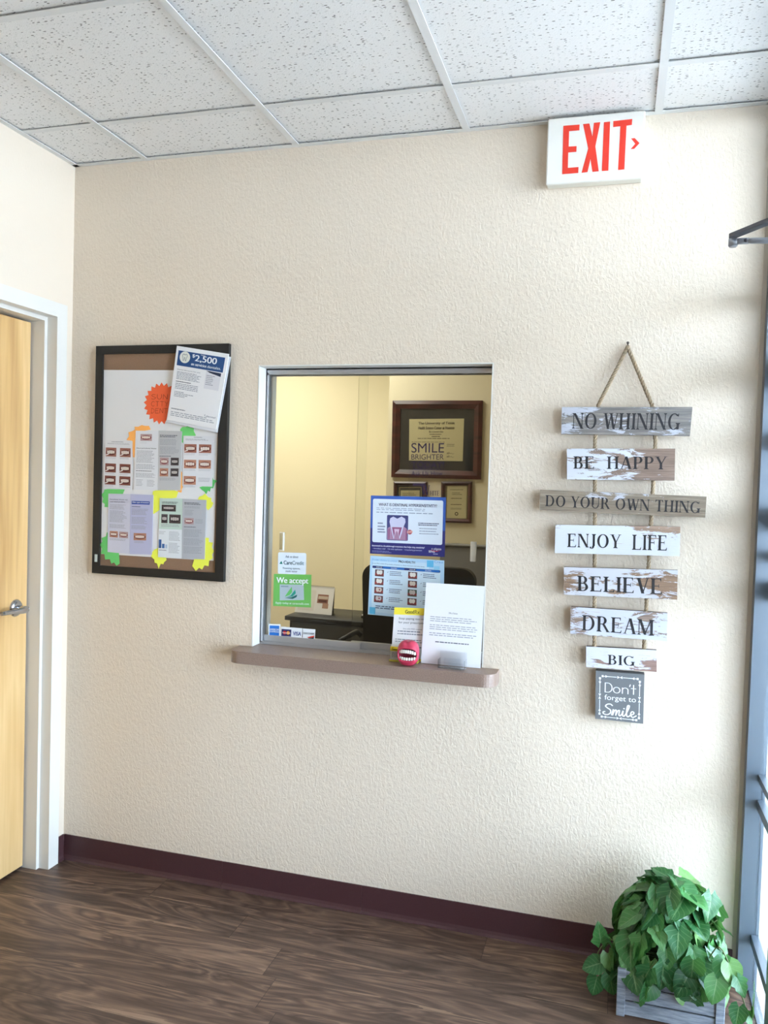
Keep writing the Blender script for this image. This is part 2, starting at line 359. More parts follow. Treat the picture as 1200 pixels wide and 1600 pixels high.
class Sheet:
    """a flat printed sheet on a plane y = const; corners TL, TR, BR, BL as (x, z); s runs right, t runs down (0..1)"""
    def __init__(s, corners, y, thick=.0012, paper=None, side=None, tilt=None):
        s.c = [Vector(p) for p in corners]; s.y = y; s.mb = MB(); s.th = thick
        s.w = ((s.c[1]-s.c[0]).length+(s.c[2]-s.c[3]).length)/2; s.h = ((s.c[3]-s.c[0]).length+(s.c[2]-s.c[1]).length)/2
        if paper: s.mb.prism_y([tuple(p) for p in s.c], y-thick, y, paper, side)
    def P(s, a, b, lv=1):
        p = s.c[0]*(1-a)*(1-b)+s.c[1]*a*(1-b)+s.c[2]*a*b+s.c[3]*(1-a)*b
        return (p.x, s.y-s.th-.00035*lv, p.y)
    def poly(s, pts, m, lv=1): s.mb.add([s.P(a, b, lv) for a, b in pts], [tuple(range(len(pts)-1, -1, -1))], m)
    def rect(s, a0, b0, a1, b1, m, lv=1): s.poly([(a0, b0), (a1, b0), (a1, b1), (a0, b1)], m, lv)
    def rrect(s, a0, b0, a1, b1, r, m, lv=1):
        rx, ry = r/s.w, r/s.h; o = []
        for cx, cy, q in ((a1-rx, b0+ry, -90), (a1-rx, b1-ry, 0), (a0+rx, b1-ry, 90), (a0+rx, b0+ry, 180)):
            o += [(cx+rx*math.cos(math.radians(q+k*22.5)), cy+ry*math.sin(math.radians(q+k*22.5))) for k in range(5)]
        s.poly(o, m, lv)
    def disc(s, a, b, r, m, lv=1, n=24, ry=None): s.poly([(a+r/s.w*math.cos(2*PI*k/n), b+(ry or r)/s.h*math.sin(2*PI*k/n)) for k in range(n)], m, lv)
    def glyphs(s, g, a0, b0, a1, b1, m, lv=2, full=True, ext=None):
        vs, fs = g
        if not vs: return
        x0, x1 = ext or (min(p[0] for p in vs), max(p[0] for p in vs)); y0 = min(p[1] for p in vs); y1 = max(p[1] for p in vs)
        if full:                                # overlapping strokes: each face sits a hair above the last
            for i, f in enumerate(fs): s.mb.add([s.P(a0+(vs[k][0]-x0)/(x1-x0)*(a1-a0), b1+(vs[k][1]-y0)/(y1-y0)*(b0-b1), lv+.03*(i % 40)) for k in f], [tuple(range(len(f)))], m)
        else: s.mb.add([s.P(a0+(p[0]-x0)/(x1-x0)*(a1-a0), b1+(p[1]-y0)/(y1-y0)*(b0-b1), lv) for p in vs], fs, m)
    def text(s, t, a0, b0, a1, b1, m, lv=2): s.glyphs(sans(t), a0, b0, a1, b1, m, lv, False)
    def bold(s, t, a0, b0, a1, b1, m, lv=2):
        d = (b1-b0)*s.h/s.w*.028
        for i, k in enumerate((-d, 0, d)): s.text(t, a0+k, b0, a1+k, b1, m, lv+.1*i)
    def lines(s, a0, b0, a1, b1, n, m, fill=.45, lv=1, ragged=.25):
        """rows of word-sized dashes standing for print too small to read"""
        rh = (b1-b0)/n
        for i in range(n):
            x = a0; end = a1-(a1-a0)*random.random()*ragged; y = b0+i*rh
            while x < end:
                wl = (a1-a0)*random.uniform(.04, .13); x2 = min(x+wl, end); s.rect(x, y, x2, y+rh*fill, m, lv); x = x2+(a1-a0)*.018
    def photo(s, a0, b0, a1, b1, kind=0, lv=1):
        A = [((150, 98, 84), (98, 46, 40)), ((122, 70, 60), (84, 34, 34)), ((178, 128, 106), (120, 66, 58)), ((70, 60, 62), (36, 30, 34)), ((176, 150, 150), (128, 66, 70))][kind]
        s.rect(a0, b0, a1, b1, ink(*A[0]), lv); w, h = a1-a0, b1-b0; rnd = random.Random(int(a0*1000+b0*777+kind))
        s.poly([(a0+w*(.5+.46*math.cos(k*PI/8)), b0+h*(.52+.34*math.sin(k*PI/8))) for k in range(16)], ink(*A[1]), lv+.4)
        n = rnd.choice((4, 5, 6))
        for i in range(n):
            q = a0+w*(.14+.72*i/n); d = h*.06*math.sin(PI*(i+.5)/n)
            s.poly([(q, b0+h*.36-d), (q+w*.62/n, b0+h*.36-d), (q+w*.66/n, b0+h*.58+d), (q+w*.31/n, b0+h*.64+d), (q-w*.02/n, b0+h*.58+d)], ink(226, 214, 204) if kind != 3 else ink(186, 178, 174), lv+.8)
        if kind in (0, 1): s.poly([(a0+w*.05, b0+h*.9), (a0+w*.3, b0+h*.75), (a0+w*.34, b0+h*.62), (a0+w*.24, b0+h*.66), (a0, b0+h*.84)], ink(232, 228, 226), lv+1.2)
    def build(s, *a, **k): return s.mb.build(*a, **k)

# ================================================================== THE SETTING
H = 2.717
XW = 2.480                     # storefront line
YB = -5.0                      # wall behind
# back wall with the pass-through opening
OX0, OX1, OZ0, OZ1, TH = .795, 1.652, .871, 1.944, .155
m = MB()
m.box((-.12, 0, 0), (OX0, TH, H+.06), M_wall); m.box((OX1, 0, 0), (XW+.055, TH, H+.06), M_wall)
m.box((OX0, 0, 0), (OX1, TH, OZ0), M_wall); m.box((OX0, 0, OZ1), (OX1, TH, H+.06), M_wall)
m.build('wall_back', kind='structure')
# white painted reveal of the opening
m = MB()
m.box((OX0, -.001, .915), (OX0+.004, TH+.001, OZ1), M_jamb_white); m.box((OX1-.004, .0, .915), (OX1, TH+.001, OZ1), M_jamb_white)
m.box((OX0, .0, OZ1-.004), (OX1, TH+.001, OZ1), M_jamb_white)
m.build('trim_2', kind='structure')
# left wall with door opening
DY1, DY0, DZ = -.082, -1.09, 2.145
m = MB()
m.box((-.12, DY1, 0), (0, 0, H+.06), M_wall_smooth); m.box((-.12, YB, 0), (0, DY0, H+.06), M_wall_smooth); m.box((-.12, DY0, DZ), (0, DY1, H+.06), M_wall_smooth)
m.build('wall_left', kind='structure')
m = MB(); m.box((-.12, YB-.12, 0), (2.54, YB, H+.06), M_wall_smooth); m.build('wall_front', kind='structure')
m = MB(); m.box((-.12, YB-.1, -.08), (XW+.055, 0.0, 0), M_floor); m.build('floor', kind='structure', org=(0, 0, 0))

# ceiling: lay-in tiles on a grid
TX, TY, S = .3164, -.3107, .6096
m = MB()
xs = [0]+[TX+k*S for k in range(5) if TX+k*S < XW]+[XW+.12]; ys = [0]+[TY-k*S for k in range(9) if TY-k*S > YB]+[YB]
for i in range(len(xs)-1):
    for j in range(len(ys)-1): m.box((xs[i]+.003, ys[j+1]+.003, H+.005+.001*((i*7+j*3) % 3)), (xs[i+1]-.003, ys[j]-.003, H+.02), M_tile)
m.box((-.12, YB-.12, H+.03), (2.54, TH, H+.09), M_tile)
m.build('ceiling', kind='structure', org=(0, 0, H))
m = MB()
for x in xs[1:-1]: m.box((x-.012, YB, H-.002), (x+.012, 0, H+.001), M_grid)
for y in ys[1:-1]: m.box((0, y-.012, H-.0006), (XW, y+.012, H+.0012), M_grid)
m.box((0, -.022, H-.0015), (XW, 0, H+.001), M_grid); m.box((0, YB, H-.0015), (.022, 0, H+.001), M_grid); m.box((XW-.022, YB, H-.0015), (XW, 0, H+.001), M_grid)
m.box((0, -.0015, H-.001), (XW, 0, H+.03), M_grid)
m.build('trim_3', kind='structure', org=(0, 0, H))

# rubber cove base
M_base = NT('brown_rubber_base'); n_ = M_base.noise(M_base.coord(), 420, 2); M_base.base(M_base.mix(n_, rgb((60, 33, 36)), rgb((78, 46, 49)))); M_base.b.inputs['Roughness'].default_value = .5; M_base = M_base.m
prof = [(0, 0), (-.016, 0), (-.015, .0025), (-.009, .008), (-.0055, .018), (-.0045, .0967), (0, .0967)]
m = MB(); joints = [0]+[p[0] for p in [(0.7006,0.0512),(1.2486,0.0483)]]+[XW]
for a, b in zip(joints[:-1], joints[1:]): m.prism_x(prof, a+(.0006 if a else .006), b-.0006, M_base)
m.build('baseboard_back', kind='structure')
m = MB(); m.prism_y([(-p[0], p[1]) for p in prof], -.046, -.004, M_base); m.build('baseboard_left', kind='structure')

# ------------------------------------------------------------------ wooden door on the left
m = MB()
f0, f1 = -.049, -.106           # face of the hollow metal frame
m.box((-.125, f1, 0), (.014, f0, DZ+.026), M_white_trim); m.box((-.125, f1-.0155, 0), (-.03, f1, 2.118), M_white_trim)
m.box((-.125, -1.125, 0), (.014, -1.068, DZ+.026), M_white_trim); m.box((-.125, -1.068, 0), (-.03, -1.0525, 2.118), M_white_trim)
m.box((-.125, -1.068, 2.118), (.014, f1, DZ+.026), M_white_trim); m.box((-.125, -1.0525, 2.1025), (-.03, f1-.0155, 2.118), M_white_trim)
m.build('trim_1', kind='structure')
m = MB(); m.bbox((-.127, -1.049, .012), (-.084, -.1295, 2.094), M_maple, .0015, 1, False)
door = m.build('door_1', kind='structure', org=(-.105, -.59, .012))
rc = Vector((-.084, [(-0.1894,1.0197)][0][0], [(-0.1894,1.0197)][0][1]))
m = MB(); m.lathe([(0, .012), (.016, .012), (.024, .010), (.030, .006), (.0335, .0), (.0335, -.001)], rc, (1, 0, 0), M_chrome)
m.tube([rc+Vector((.008, 0, 0)), rc+Vector((.050, 0, 0))], .0105, M_chrome, 16)
hp = [(.046, .012), (.052, .0), (.052, -.02), (.049, -.045), (.044, -.070), (.041, -.095), (.040, -.118)]
hh = [.0105, .0125, .0125, .011, .009, .0085, .008]
vs = []
for (dx, dy), r in zip(hp, hh):
    for k in range(12):
        a = 2*PI*k/12; vs.append(rc+Vector((dx+.0055*math.cos(a), dy, r*math.sin(a)-.002)))
m.add(vs, [(i*12+k, i*12+(k+1) % 12, (i+1)*12+(k+1) % 12, (i+1)*12+k) for i in range(6) for k in range(12)]+[tuple(range(12)), tuple(range(83, 71, -1))], M_chrome, True)
m.build('door_handle', door, label='brushed chrome lever handle with round rose')

# ------------------------------------------------------------------ storefront on the right: jamb, sidelight, glazed door
GX = XW+.046
m = MB()
m.box((XW, -.05, 0), (XW+.056, 0, 2.70), M_store)                                  # jamb against the back wall
m.build('trim_4', kind='structure')
M_bead = flat((176, 166, 152), .7, name='beige_caulk_bead')
m = MB(); m.prism_z([(XW-.011, 0), (XW-.010, -.004), (XW, -.010), (XW, 0)], 0.0, 2.69, M_bead); m.build('trim_5', kind='structure')
m = MB()
posts = [(-.56, -.50), (-1.60, -1.54)]
for a, b in posts: m.box((XW, a, 0), (XW+.056, b, 2.70), M_store)
m.box((XW, -1.60, 2.66), (XW+.056, -.05, 2.72), M_store); m.box((XW+.034, -.50, -.01), (XW+.056, -.05, .004), M_store)
m.box((XW, -1.60, 2.09), (XW+.056, -.05, 2.15), M_store)
m.build('trim_6', kind='structure')
m = MB(); m.box((XW+.02, -.5, 2.09), (XW+.05, -.05, 2.15), M_store)
win = m.build('window_2', kind='structure', org=(XW+.03, -2.5, 0))
m = MB()
for a, b in [(-.50, -.05)]: m.box((GX-.003, a, .004), (GX+.003, b, 2.09), M_glass)
m.box((GX-.003, -1.55, 2.15), (GX+.003, -.05, 2.66), M_glass)
m.build('pane', win)
for z0, z1 in ((.655, .676), (.568, .598), (.150, .178)):
    m = MB(); m.box((GX-.012, -.50, z0), (GX+.010, -.05, z1), M_store); m.build('rail', win)
M_band_strip = flat((150, 156, 160), .6, name='grey_band_strip')  # strips added out of view to cast soft bands on jamb and wall
for (zc, hh) in zip([p[1] for p in [(2.4667,1.8943),(2.4718,1.6904),(2.4782,1.4564),(2.4795,1.3427),(2.4804,1.2366)]], (.095, .05, .07, .035, .06)):
    m = MB(); m.box((GX-.0045, -.49, zc-hh/2), (GX-.0031, -.052, zc+hh/2), M_band_strip); m.build('shadow_band_strip', win)
d2 = bpy.data.objects.new('door_2', None); C.objects.link(d2); d2.location = (GX, -1.05, 0); d2['_o'] = (GX, -1.05, 0); d2['kind'] = 'structure'
m = MB(); m.box((XW+.012, -.65, .02), (XW+.055, -.565, 2.08), M_store); m.box((XW+.012, -1.535, .02), (XW+.055, -1.45, 2.08), M_store)
m.box((XW+.012, -1.45, .02), (XW+.055, -.65, .20), M_store); m.box((XW+.012, -1.45, 1.98), (XW+.055, -.65, 2.08), M_store); m.build('door_frame', d2)
m = MB(); m.box((GX-.003, -1.45, .2), (GX+.003, -.65, 1.98), M_glass); m.build('pane', d2)
m = MB(); m.tube([(XW+.055, -.61, .95), (XW+.11, -.61, .95), (XW+.11, -.61, 1.25), (XW+.055, -.61, 1.25)], .012, M_alu, 10); m.build('pull_handle', d2)
# door closer on the door: elbow of its two arms shows in the picture
M_closer = flat((150, 153, 160), .35, .6, name='grey_aluminium_paint'); M_closer_d = flat((92, 92, 98), .45, .4, name='dark_grey_aluminium_paint')
m = MB(); m.bbox((XW-.03, -1.10, 2.0), (XW+.012, -.82, 2.06), M_closer, .006); cl = m.build('door_closer', d2)
E0 = Vector((2.309, -.625, 2.133))
m = MB()
def flat_arm(a, b, w, h, mat):
    a, b = Vector(a), Vector(b); d = (b-a).normalized(); s_ = Vector((-d.y, d.x, 0)).normalized()*w/2; u_ = Vector((0, 0, h/2))
    n = 6; ring = [a+s_*math.cos(PI*k/n)-d*w/2*math.sin(PI*k/n) for k in range(n+1)]+[b-s_, b+s_]
    k = len(ring); m.add([p+u_ for p in ring]+[p-u_ for p in ring], [tuple(range(k)), tuple(range(2*k-1, k-1, -1))]+[(i, (i+1) % k, (i+1) % k+k, i+k) for i in range(k)], mat)
flat_arm(E0+Vector((0, 0, .010)), (2.48, -.86, 2.150), .020, .009, M_closer_d)
m.build('closer_arm', d2)
m = MB(); m.lathe([(0, -.013), (.008, -.013), (.0105, -.010), (.0105, .006), (0, .006)], E0-Vector((0, 0, .004)), (0, 0, 1), M_closer, 20)
q0 = E0+Vector((.006, 0, -.003)); q1 = Vector((2.48, -.64, 2.120)); dv = (q1-q0).normalized()
m.bbox((q0.x, q0.y-.006, q0.z-.0075), (q0.x+.030, q0.y+.006, q0.z+.0055), M_closer, .002)
m.tube([q0+dv*.028, q0+dv*.035, q1], [.0060, .0068, .0075], M_closer, 14); m.lathe([(0, .002), (.004, .002), (.005, 0)], q0+Vector((.022, -.006, -.001)), (0, -1, 0), M_closer_d, 12)
m.build('closer_rod', d2)
# pavement and building line outside
M_conc = NT('pale_concrete'); n_ = M_conc.noise(M_conc.coord((1, 1, 1)), 2.5, 6, .6); M_conc.base(M_conc.ramp(n_, [(.3, rgb((196, 194, 190))), (.7, rgb((222, 221, 218)))])); M_conc.b.inputs['Roughness'].default_value = .9; M_conc = M_conc.m
m = MB(); m.box((XW+.055, -14, -.14), (16, 14, -.01), M_conc); m.build('ground', kind='structure')
m = MB(); m.box((XW+.06, -9, 2.80), (5.6, 6, 3.0), flat((214, 208, 198), .8)); m.build('added_canopy', kind='structure')  # unseen, added to block the high sky and flatten the daylight
m = MB(); m.box((-1.3, -1.6, 0), (-1.2, .0, 2.76), M_office); m.box((-1.3, -1.7, 0), (-.12, -1.6, 2.76), M_office); m.build('wall_corridor', kind='structure')
m = MB(); m.box((-1.3, -1.7, 2.70), (-.12, .0, 2.8), M_tile); m.build('ceiling_corridor', kind='structure')
m = MB(); m.box((-1.3, -1.7, -.08), (-.12, .0, 0), M_floor); m.build('floor_corridor', kind='structure')
m = MB(); m.box((XW, YB, 0), (XW+.056, -1.60, H+.05), M_wall_smooth); m.build('wall_right', kind='structure')  # unseen stretch, kept solid to narrow the opening for grazing daylight

# ------------------------------------------------------------------ office behind the pass-through
m = MB()
m.box((.666, 2.2, 0), (2.53, 2.3, 2.76), M_office); m.box((.666, 2.3, 0), (.766, 3.4, 2.76), M_office); m.box((-1.2, 3.3, 0), (.70, 3.4, 2.76), M_office); m.build('wall_office_back', kind='structure')
m = MB(); m.box((-1.3, TH, 0), (-1.2, 3.4, 2.76), M_office); m.box((-1.3, .0, 0), (-.12, TH, 2.76), M_office); m.build('wall_office_left', kind='structure')
m = MB(); m.box((2.43, TH, 0), (2.53, 2.2, 2.76), M_office); m.build('wall_office_right', kind='structure')
m = MB(); m.box((-1.3, TH, 2.70), (2.53, 3.4, 2.80), M_tile); m.build('ceiling_office', kind='structure')
m = MB(); m.box((-1.3, 0.0, -.08), (2.53, 3.4, 0), flat((120, 108, 96), .8)); m.build('floor_office', kind='structure')

# ================================================================== RECEPTION WINDOW
G1, G2 = .074, .094             # front (left) and rear (right) sliding panes
w1 = bpy.data.objects.new('window_1', None); C.objects.link(w1); w1.location = (1.22, .08, .915); w1['_o'] = (1.22, .08, .915); w1['kind'] = 'structure'
m = MB()
m.box((OX0+.004, .060, OZ1-.026), (OX1-.004, .064, OZ1-.004), M_alu); m.box((OX0+.004, .060, OZ1-.009), (OX1-.004, .112, OZ1-.004), M_alu)
m.box((OX0+.004, .082, OZ1-.024), (OX1-.004, .086, OZ1-.004), M_alu); m.box((OX0+.004, .108, OZ1-.026), (OX1-.004, .112, OZ1-.004), M_alu)
m.box((OX0+.004, .060, .915), (OX1-.004, .112, .920), M_alu); m.box((OX0+.004, .060, .920), (OX1-.004, .064, .925), M_alu); m.box((OX0+.004, .082, .920), (OX1-.004, .086, .926), M_alu); m.box((OX0+.004, .108, .920), (OX1-.004, .112, .926), M_alu)
for x0, x1 in ((OX0+.004, OX0+.008), (OX1-.008, OX1-.004)): m.box((x0, .060, .92), (x1, .112, OZ1-.005), M_alu)
m.box((OX0+.004, .060, .92), (OX0+.016, .064, OZ1-.02), M_alu); m.box((OX0+.004, .082, .92), (OX0+.016, .086, OZ1-.02), M_alu)
m.box((OX1-.012, .060, .92), (OX1-.004, .064, OZ1-.02), M_alu)
m.build('window_frame', w1)
xe = 1.192
m = MB(); m.box((OX0+.009, G1-.0025, .924), (xe, G1+.0025, OZ1-.01), M_glass); pl = m.build('pane', w1)
m = MB(); m.box((1.150, G2-.0025, .924), (OX1-.009, G2+.0025, OZ1-.01), M_glass); pr = m.build('pane', w1)
m = MB(); m.box((OX0+.009, G1-.006, .921), (xe, G1-.0026, .948), M_alu); m.box((OX0+.009, G1+.0026, .921), (xe, G1+.006, .948), M_alu); m.box((OX0+.009, G1-.006, .921), (xe, G1+.006, .924), M_alu); m.build('sash_rail', pl)
m = MB(); m.box((1.150, G2-.006, .921), (OX1-.009, G2-.0026, .948), M_alu); m.box((1.150, G2+.0026, .921), (OX1-.009, G2+.006, .948), M_alu); m.build('sash_rail', pr)
M_pull = mk_glass('frosted_pull', (.8, .8, .78, 1), 1.5, 1.5); M_pullw = flat((232, 230, 222), .3, name='pale_pull_plastic')
Q = [(0.8659,1.3359),(0.8847,1.3360),(0.8858,1.2677),(0.8661,1.2674)]
m = MB(); x0, x1, z0, z1 = Q[0][0], Q[1][0], Q[2][1], Q[0][1]
m.box((x1-.0035, G1-.012, z0), (x1, G1-.0026, z1), M_pullw); m.box((x0, G1-.006, z0), (x1, G1-.0026, z0+.003), M_pullw); m.box((x0, G1-.006, z1-.003), (x1, G1-.0026, z1), M_pullw); m.box((x0, G1-.0045, z0), (x1, G1-.0026, z1), M_pull); m.build('finger_pull', pl)
Q = [(1.5825,1.3344),(1.6012,1.3345),(1.6020,1.2645),(1.5800,1.2649)]
m = MB(); x0, x1, z0, z1 = Q[3][0], Q[1][0], Q[2][1], Q[0][1]
m.bbox((x0, G2-.012, z0), (x1, G2-.0026, z1), M_pullw, .002, 1); m.build('finger_pull', pr)

# counter ledge with rounded ends
M_lam = NT('brown_speckled_laminate'); n_ = M_lam.noise(M_lam.coord(), 380, 3, .7); M_lam.base(M_lam.ramp(n_, [(.3, rgb((112, 92, 82))), (.55, rgb((142, 120, 108))), (.75, rgb((166, 146, 134)))])); M_lam.b.inputs['Roughness'].default_value = .38; M_lam = M_lam.m
m = MB(); r = .045; L0, L1, LF = .748, 1.708, -.103
pts = [(L0, -.0005)]+[(L0+r-r*math.cos(a), LF+r-r*math.sin(a)) for a in [PI/2*k/8 for k in range(9)]]+[(L1-r+r*math.sin(a), LF+r-r*math.cos(a)) for a in [PI/2*k/8 for k in range(9)]]+[(L1, -.0005), (OX1-.001, -.0005), (OX1-.001, .150), (OX0+.001, .150), (OX0+.001, -.0005)]
m.prism_z(pts, .8715, .9145, M_lam)
m.build('counter_ledge', label='brown speckled laminate ledge with rounded ends under reception window', cat='shelf')

# decals and posters on the panes
fl = G1-.0026; fr = G2-.0026
white, black, navy, grey = ink(240, 243, 246), ink(22, 22, 26), ink(36, 44, 96), ink(120, 124, 132)
pale = ink(226, 236, 246)
s = Sheet([(0.8605,1.2604),(0.9727,1.2631),(0.9734,1.1830),(0.8615,1.1802)], fl, .0005)
s.rrect(0, 0, 1, 1, .006, pale, 0)
s.text('Ask us about', .27, .13, .72, .24, ink(60, 80, 100)); s.bold('Care', .21, .38, .50, .56, ink(20, 66, 84)); s.text('Credit', .51, .38, .92, .56, ink(40, 90, 104))
s.poly([(.05, .54), (.12, .40), (.17, .54)], ink(40, 132, 120)); s.text('Financing options,', .18, .68, .80, .80, ink(60, 80, 100)); s.text('made easier', .28, .81, .70, .91, ink(60, 80, 100))
s.build('window_decal', label='pale blue rounded financing sticker above the green sticker on left window pane', cat='sticker')
s = Sheet([(0.8456,1.1785),(0.9952,1.1843),(0.9967,1.0631),(0.8455,1.0583)], fl, .0006, ink(104, 172, 84))
s.bold('We accept', .08, .10, .92, .33, white)
s.poly([(.165, .32), (.80, .31), (.82, .78), (.175, .82)], ink(172, 186, 192), 1); s.poly([(.31, .70), (.36, .60), (.49, .38), (.50, .55), (.44, .64)], ink(96, 178, 96), 2); s.poly([(.34, .72), (.46, .66), (.58, .47), (.60, .58), (.52, .68)], ink(36, 140, 122), 2.5); s.poly([(.30, .735), (.48, .71), (.64, .62), (.62, .70), (.52, .76)], ink(24, 92, 88), 3)
s.lines(.20, .36, .42, .42, 1, ink(120, 140, 150), .7, 2); s.text('Apply today at carecredit.com', .06, .86, .95, .95, white)
s.build('window_decal', label='bright green We accept sticker with grey card and sail emblem on left pane', cat='sticker')
cg = 'payment card stickers at the bottom of the left pane'
s = Sheet([(0.8292,0.9896),(0.8776,0.9918),(0.8781,0.9437),(0.8293,0.9426)], fl, .0006, white)
s.rect(.10, .12, .90, .90, ink(38, 112, 196)); s.bold('AMERICAN', .13, .36, .88, .50, white); s.bold('EXPRESS', .15, .53, .88, .67, white)
s.build('card_decal', label='square blue and white card sticker leftmost of the payment stickers on the pane', cat='sticker', group=cg)
s = Sheet([(0.8800,0.9827),(0.9653,0.9834),(0.9643,0.9436),(0.8790,0.9426)], fl, .0006, white)
s.rect(.03, .20, .49, .86, ink(44, 44, 92), .6)
s.disc(.18, .53, .0068, ink(196, 44, 36), 1.2); s.disc(.35, .53, .0068, ink(240, 160, 50), 1.6); s.text('MasterCard', .08, .47, .45, .60, white, 3); s.bold('VISA', .58, .36, .95, .72, ink(34, 54, 132))
s.build('card_decal', label='wide payment sticker with red and orange circles beside blue capitals', cat='sticker', group=cg)
s = Sheet([(0.9674,0.9828),(1.0167,0.9835),(1.0149,0.9438),(0.9673,0.9438)], fl, .0006, white)
s.poly([(.35, .80), (.95, .58), (.92, .92), (.6, .90)], ink(206, 60, 46)); s.poly([(.42, .88), (.95, .72), (.92, .95)], ink(40, 40, 48), 2); s.bold('DISCOVER', .07, .35, .93, .52, ink(60, 60, 70))
s.build('card_decal', label='small white payment sticker with red swoosh, rightmost of the card stickers', cat='sticker', group=cg)

# poster: what is dentinal hypersensitivity
s = Sheet([(1.2091,1.4836),(1.4863,1.4862),(1.4883,1.2749),(1.2118,1.2727)], fr, .0012, ink(46, 46, 112))
for k in range(8): s.rect(0, k*.03*.9, 1, .56-k*.06, ink(56-k, 92-k*4, 172-k*6), .2+k*.05) if k == 0 else None
s.rrect(.03, .055, .965, .80, .006, ink(228, 238, 250), 1)
s.bold('WHAT IS DENTINAL HYPERSENSITIVITY?', .11, .125, .885, .175, ink(34, 44, 84)); s.lines(.08, .205, .90, .26, 2, ink(150, 162, 184), .4, 2); s.lines(.08, .275, .95, .30, 1, ink(150, 162, 184), .6, 2)
s.rrect(.225, .325, .51, .755, .004, ink(62, 66, 118), 2)
s.poly([(.235, .55), (.30, .50), (.44, .50), (.50, .56), (.50, .745), (.235, .745)], ink(166, 128, 158), 2.4)
s.poly([(.26, .44), (.27, .38), (.31, .35), (.365, .385), (.42, .345), (.47, .38), (.475, .44), (.45, .52), (.43, .62), (.40, .735), (.375, .62), (.36, .585), (.345, .62), (.32, .74), (.29, .60), (.275, .52)], ink(206, 206, 232), 2.8)
s.poly([(.295, .53), (.43, .53), (.41, .62), (.395, .70), (.38, .60), (.36, .56), (.34, .60), (.325, .70), (.31, .62)], ink(146, 84, 122), 3.2); s.poly([(.325, .56), (.395, .56), (.385, .64), (.36, .59), (.335, .64)], ink(214, 190, 214), 3.6)
for q in (.25, .483): s.rect(q, .56, q+.012, .74, ink(128, 66, 104), 3)
s.disc(.535, .605, .0095, ink(238, 240, 248), 3.4); s.disc(.535, .605, .0086, ink(170, 92, 104), 3.8); s.poly([(.50, .595), (.57, .58), (.572, .61), (.50, .62)], ink(222, 168, 160), 4.2)
for t0 in (.46, .515, .565, .61): s.lines(.10, t0, .21, t0+.03, 1, ink(110, 120, 150), .7, 2, .5)
s.lines(.645, .44, .92, .50, 2, ink(70, 80, 110), .5, 2, .1); s.lines(.66, .53, .92, .66, 3, ink(140, 150, 176), .3, 2)
s.bold('Interested in a breakthrough treatment that helps stop sensitivity?', .03, .845, .735, .88, ink(232, 236, 250)); s.text('• Immediate relief   • No daily application   • Long lasting protection', .04, .895, .70, .925, ink(206, 212, 238)); s.lines(.03, .945, .30, .985, 2, ink(140, 146, 190), .4, 2)
s.disc(.835, .872, .0022, white, 2); s.disc(.835, .872, .0013, ink(46, 46, 112), 2.6); s.text('olgate', .855, .85, .955, .90, white); s.bold('SENSI', .79, .90, .87, .935, white); s.poly([(.80, .89), (.90, .905), (.955, .885), (.90, .918), (.86, .915)], ink(190, 60, 70), 2.2); s.lines(.85, .95, .92, .97, 1, ink(190, 196, 220), .6, 2)
s.build('dental_poster', label='blue bordered hypersensitivity poster with tooth cross-section taped to right pane', cat='poster')

# poster: pro-health
s = Sheet([(1.2142,1.2652),(1.4875,1.2624),(1.4918,1.0464),(1.2107,1.0507)], fr, .0012, ink(186, 220, 246))
s.poly([(.04, .06), (.80, .06), (.78, .97), (.05, .95)], ink(206, 232, 250), .5)
s.rect(.77, .015, .86, .125, ink(98, 182, 226), 1); s.rect(.865, .10, .94, .21, ink(150, 208, 240), 1); s.rect(.02, .87, .10, .985, ink(98, 190, 232), 1); s.text('Crest', .87, .01, .99, .05, ink(90, 150, 206))
s.text('Provides solutions to common', .03, .045, .37, .08, ink(90, 172, 226)); s.bold('PRO-HEALTH', .39, .045, .61, .085, ink(52, 62, 92)); s.text('Crest PRO-HEALTH provides solutions to these common oral care issues', .03, .115, .74, .14, ink(60, 80, 120))
s.poly([(.03, .165), (.95, .172), (.955, .80), (.045, .80)], ink(216, 236, 250), 1); s.rrect(.035, .165, .95, .205, .003, ink(40, 56, 112), 1.4); s.rect(.18, .168, .47, .203, ink(46, 108, 186), 1.8); s.rect(.63, .170, .94, .204, ink(46, 108, 186), 1.8)
for q, wd in ((.09, 'ISSUE'), (.29, 'SOLUTION'), (.54, 'ISSUE'), (.75, 'SOLUTION')): s.text(wd, q, .176, q+.08, .195, white, 3)
for k in range(4):
    t0 = .225+k*.147
    for a0 in (.075, .525):
        s.rect(a0, t0, a0+.12, t0+.115, ink(96, 70, 74) if (k, a0) != (2, .525) else ink(74, 96, 84), 1.6); s.rect(a0, t0+.06, a0+.12, t0+.097, ink(140, 62, 62), 2)
        s.poly([(a0+.022, t0+.02), (a0+.04, t0+.008), (a0+.06, t0+.018), (a0+.08, t0+.008), (a0+.10, t0+.022), (a0+.10, t0+.06), (a0+.085, t0+.085), (a0+.06, t0+.078), (a0+.036, t0+.086), (a0+.022, t0+.06)], [ink(226, 224, 220), ink(232, 228, 222), ink(214, 204, 194), ink(200, 192, 192)][(k+(a0 > .3)) % 4], 2.4)
        if k in (2, 3) and a0 < .3: s.disc(a0+.07, t0+.045, .003, ink(150, 70, 74), 2.8)
        s.poly([(a0+.165, t0+.03), (a0+.172, t0+.045), (a0+.188, t0+.012), (a0+.173, t0+.033)], ink(40, 60, 110), 2); s.lines(a0+.20, t0+.015, a0+.39, t0+.10, 3, ink(84, 98, 130), .4, 2)
s.lines(.10, .835, .74, .90, 2, ink(70, 86, 124), .45, 2)
s.build('dental_poster', label='light blue poster of eight tooth pictures in two columns below the hypersensitivity poster', cat='poster')

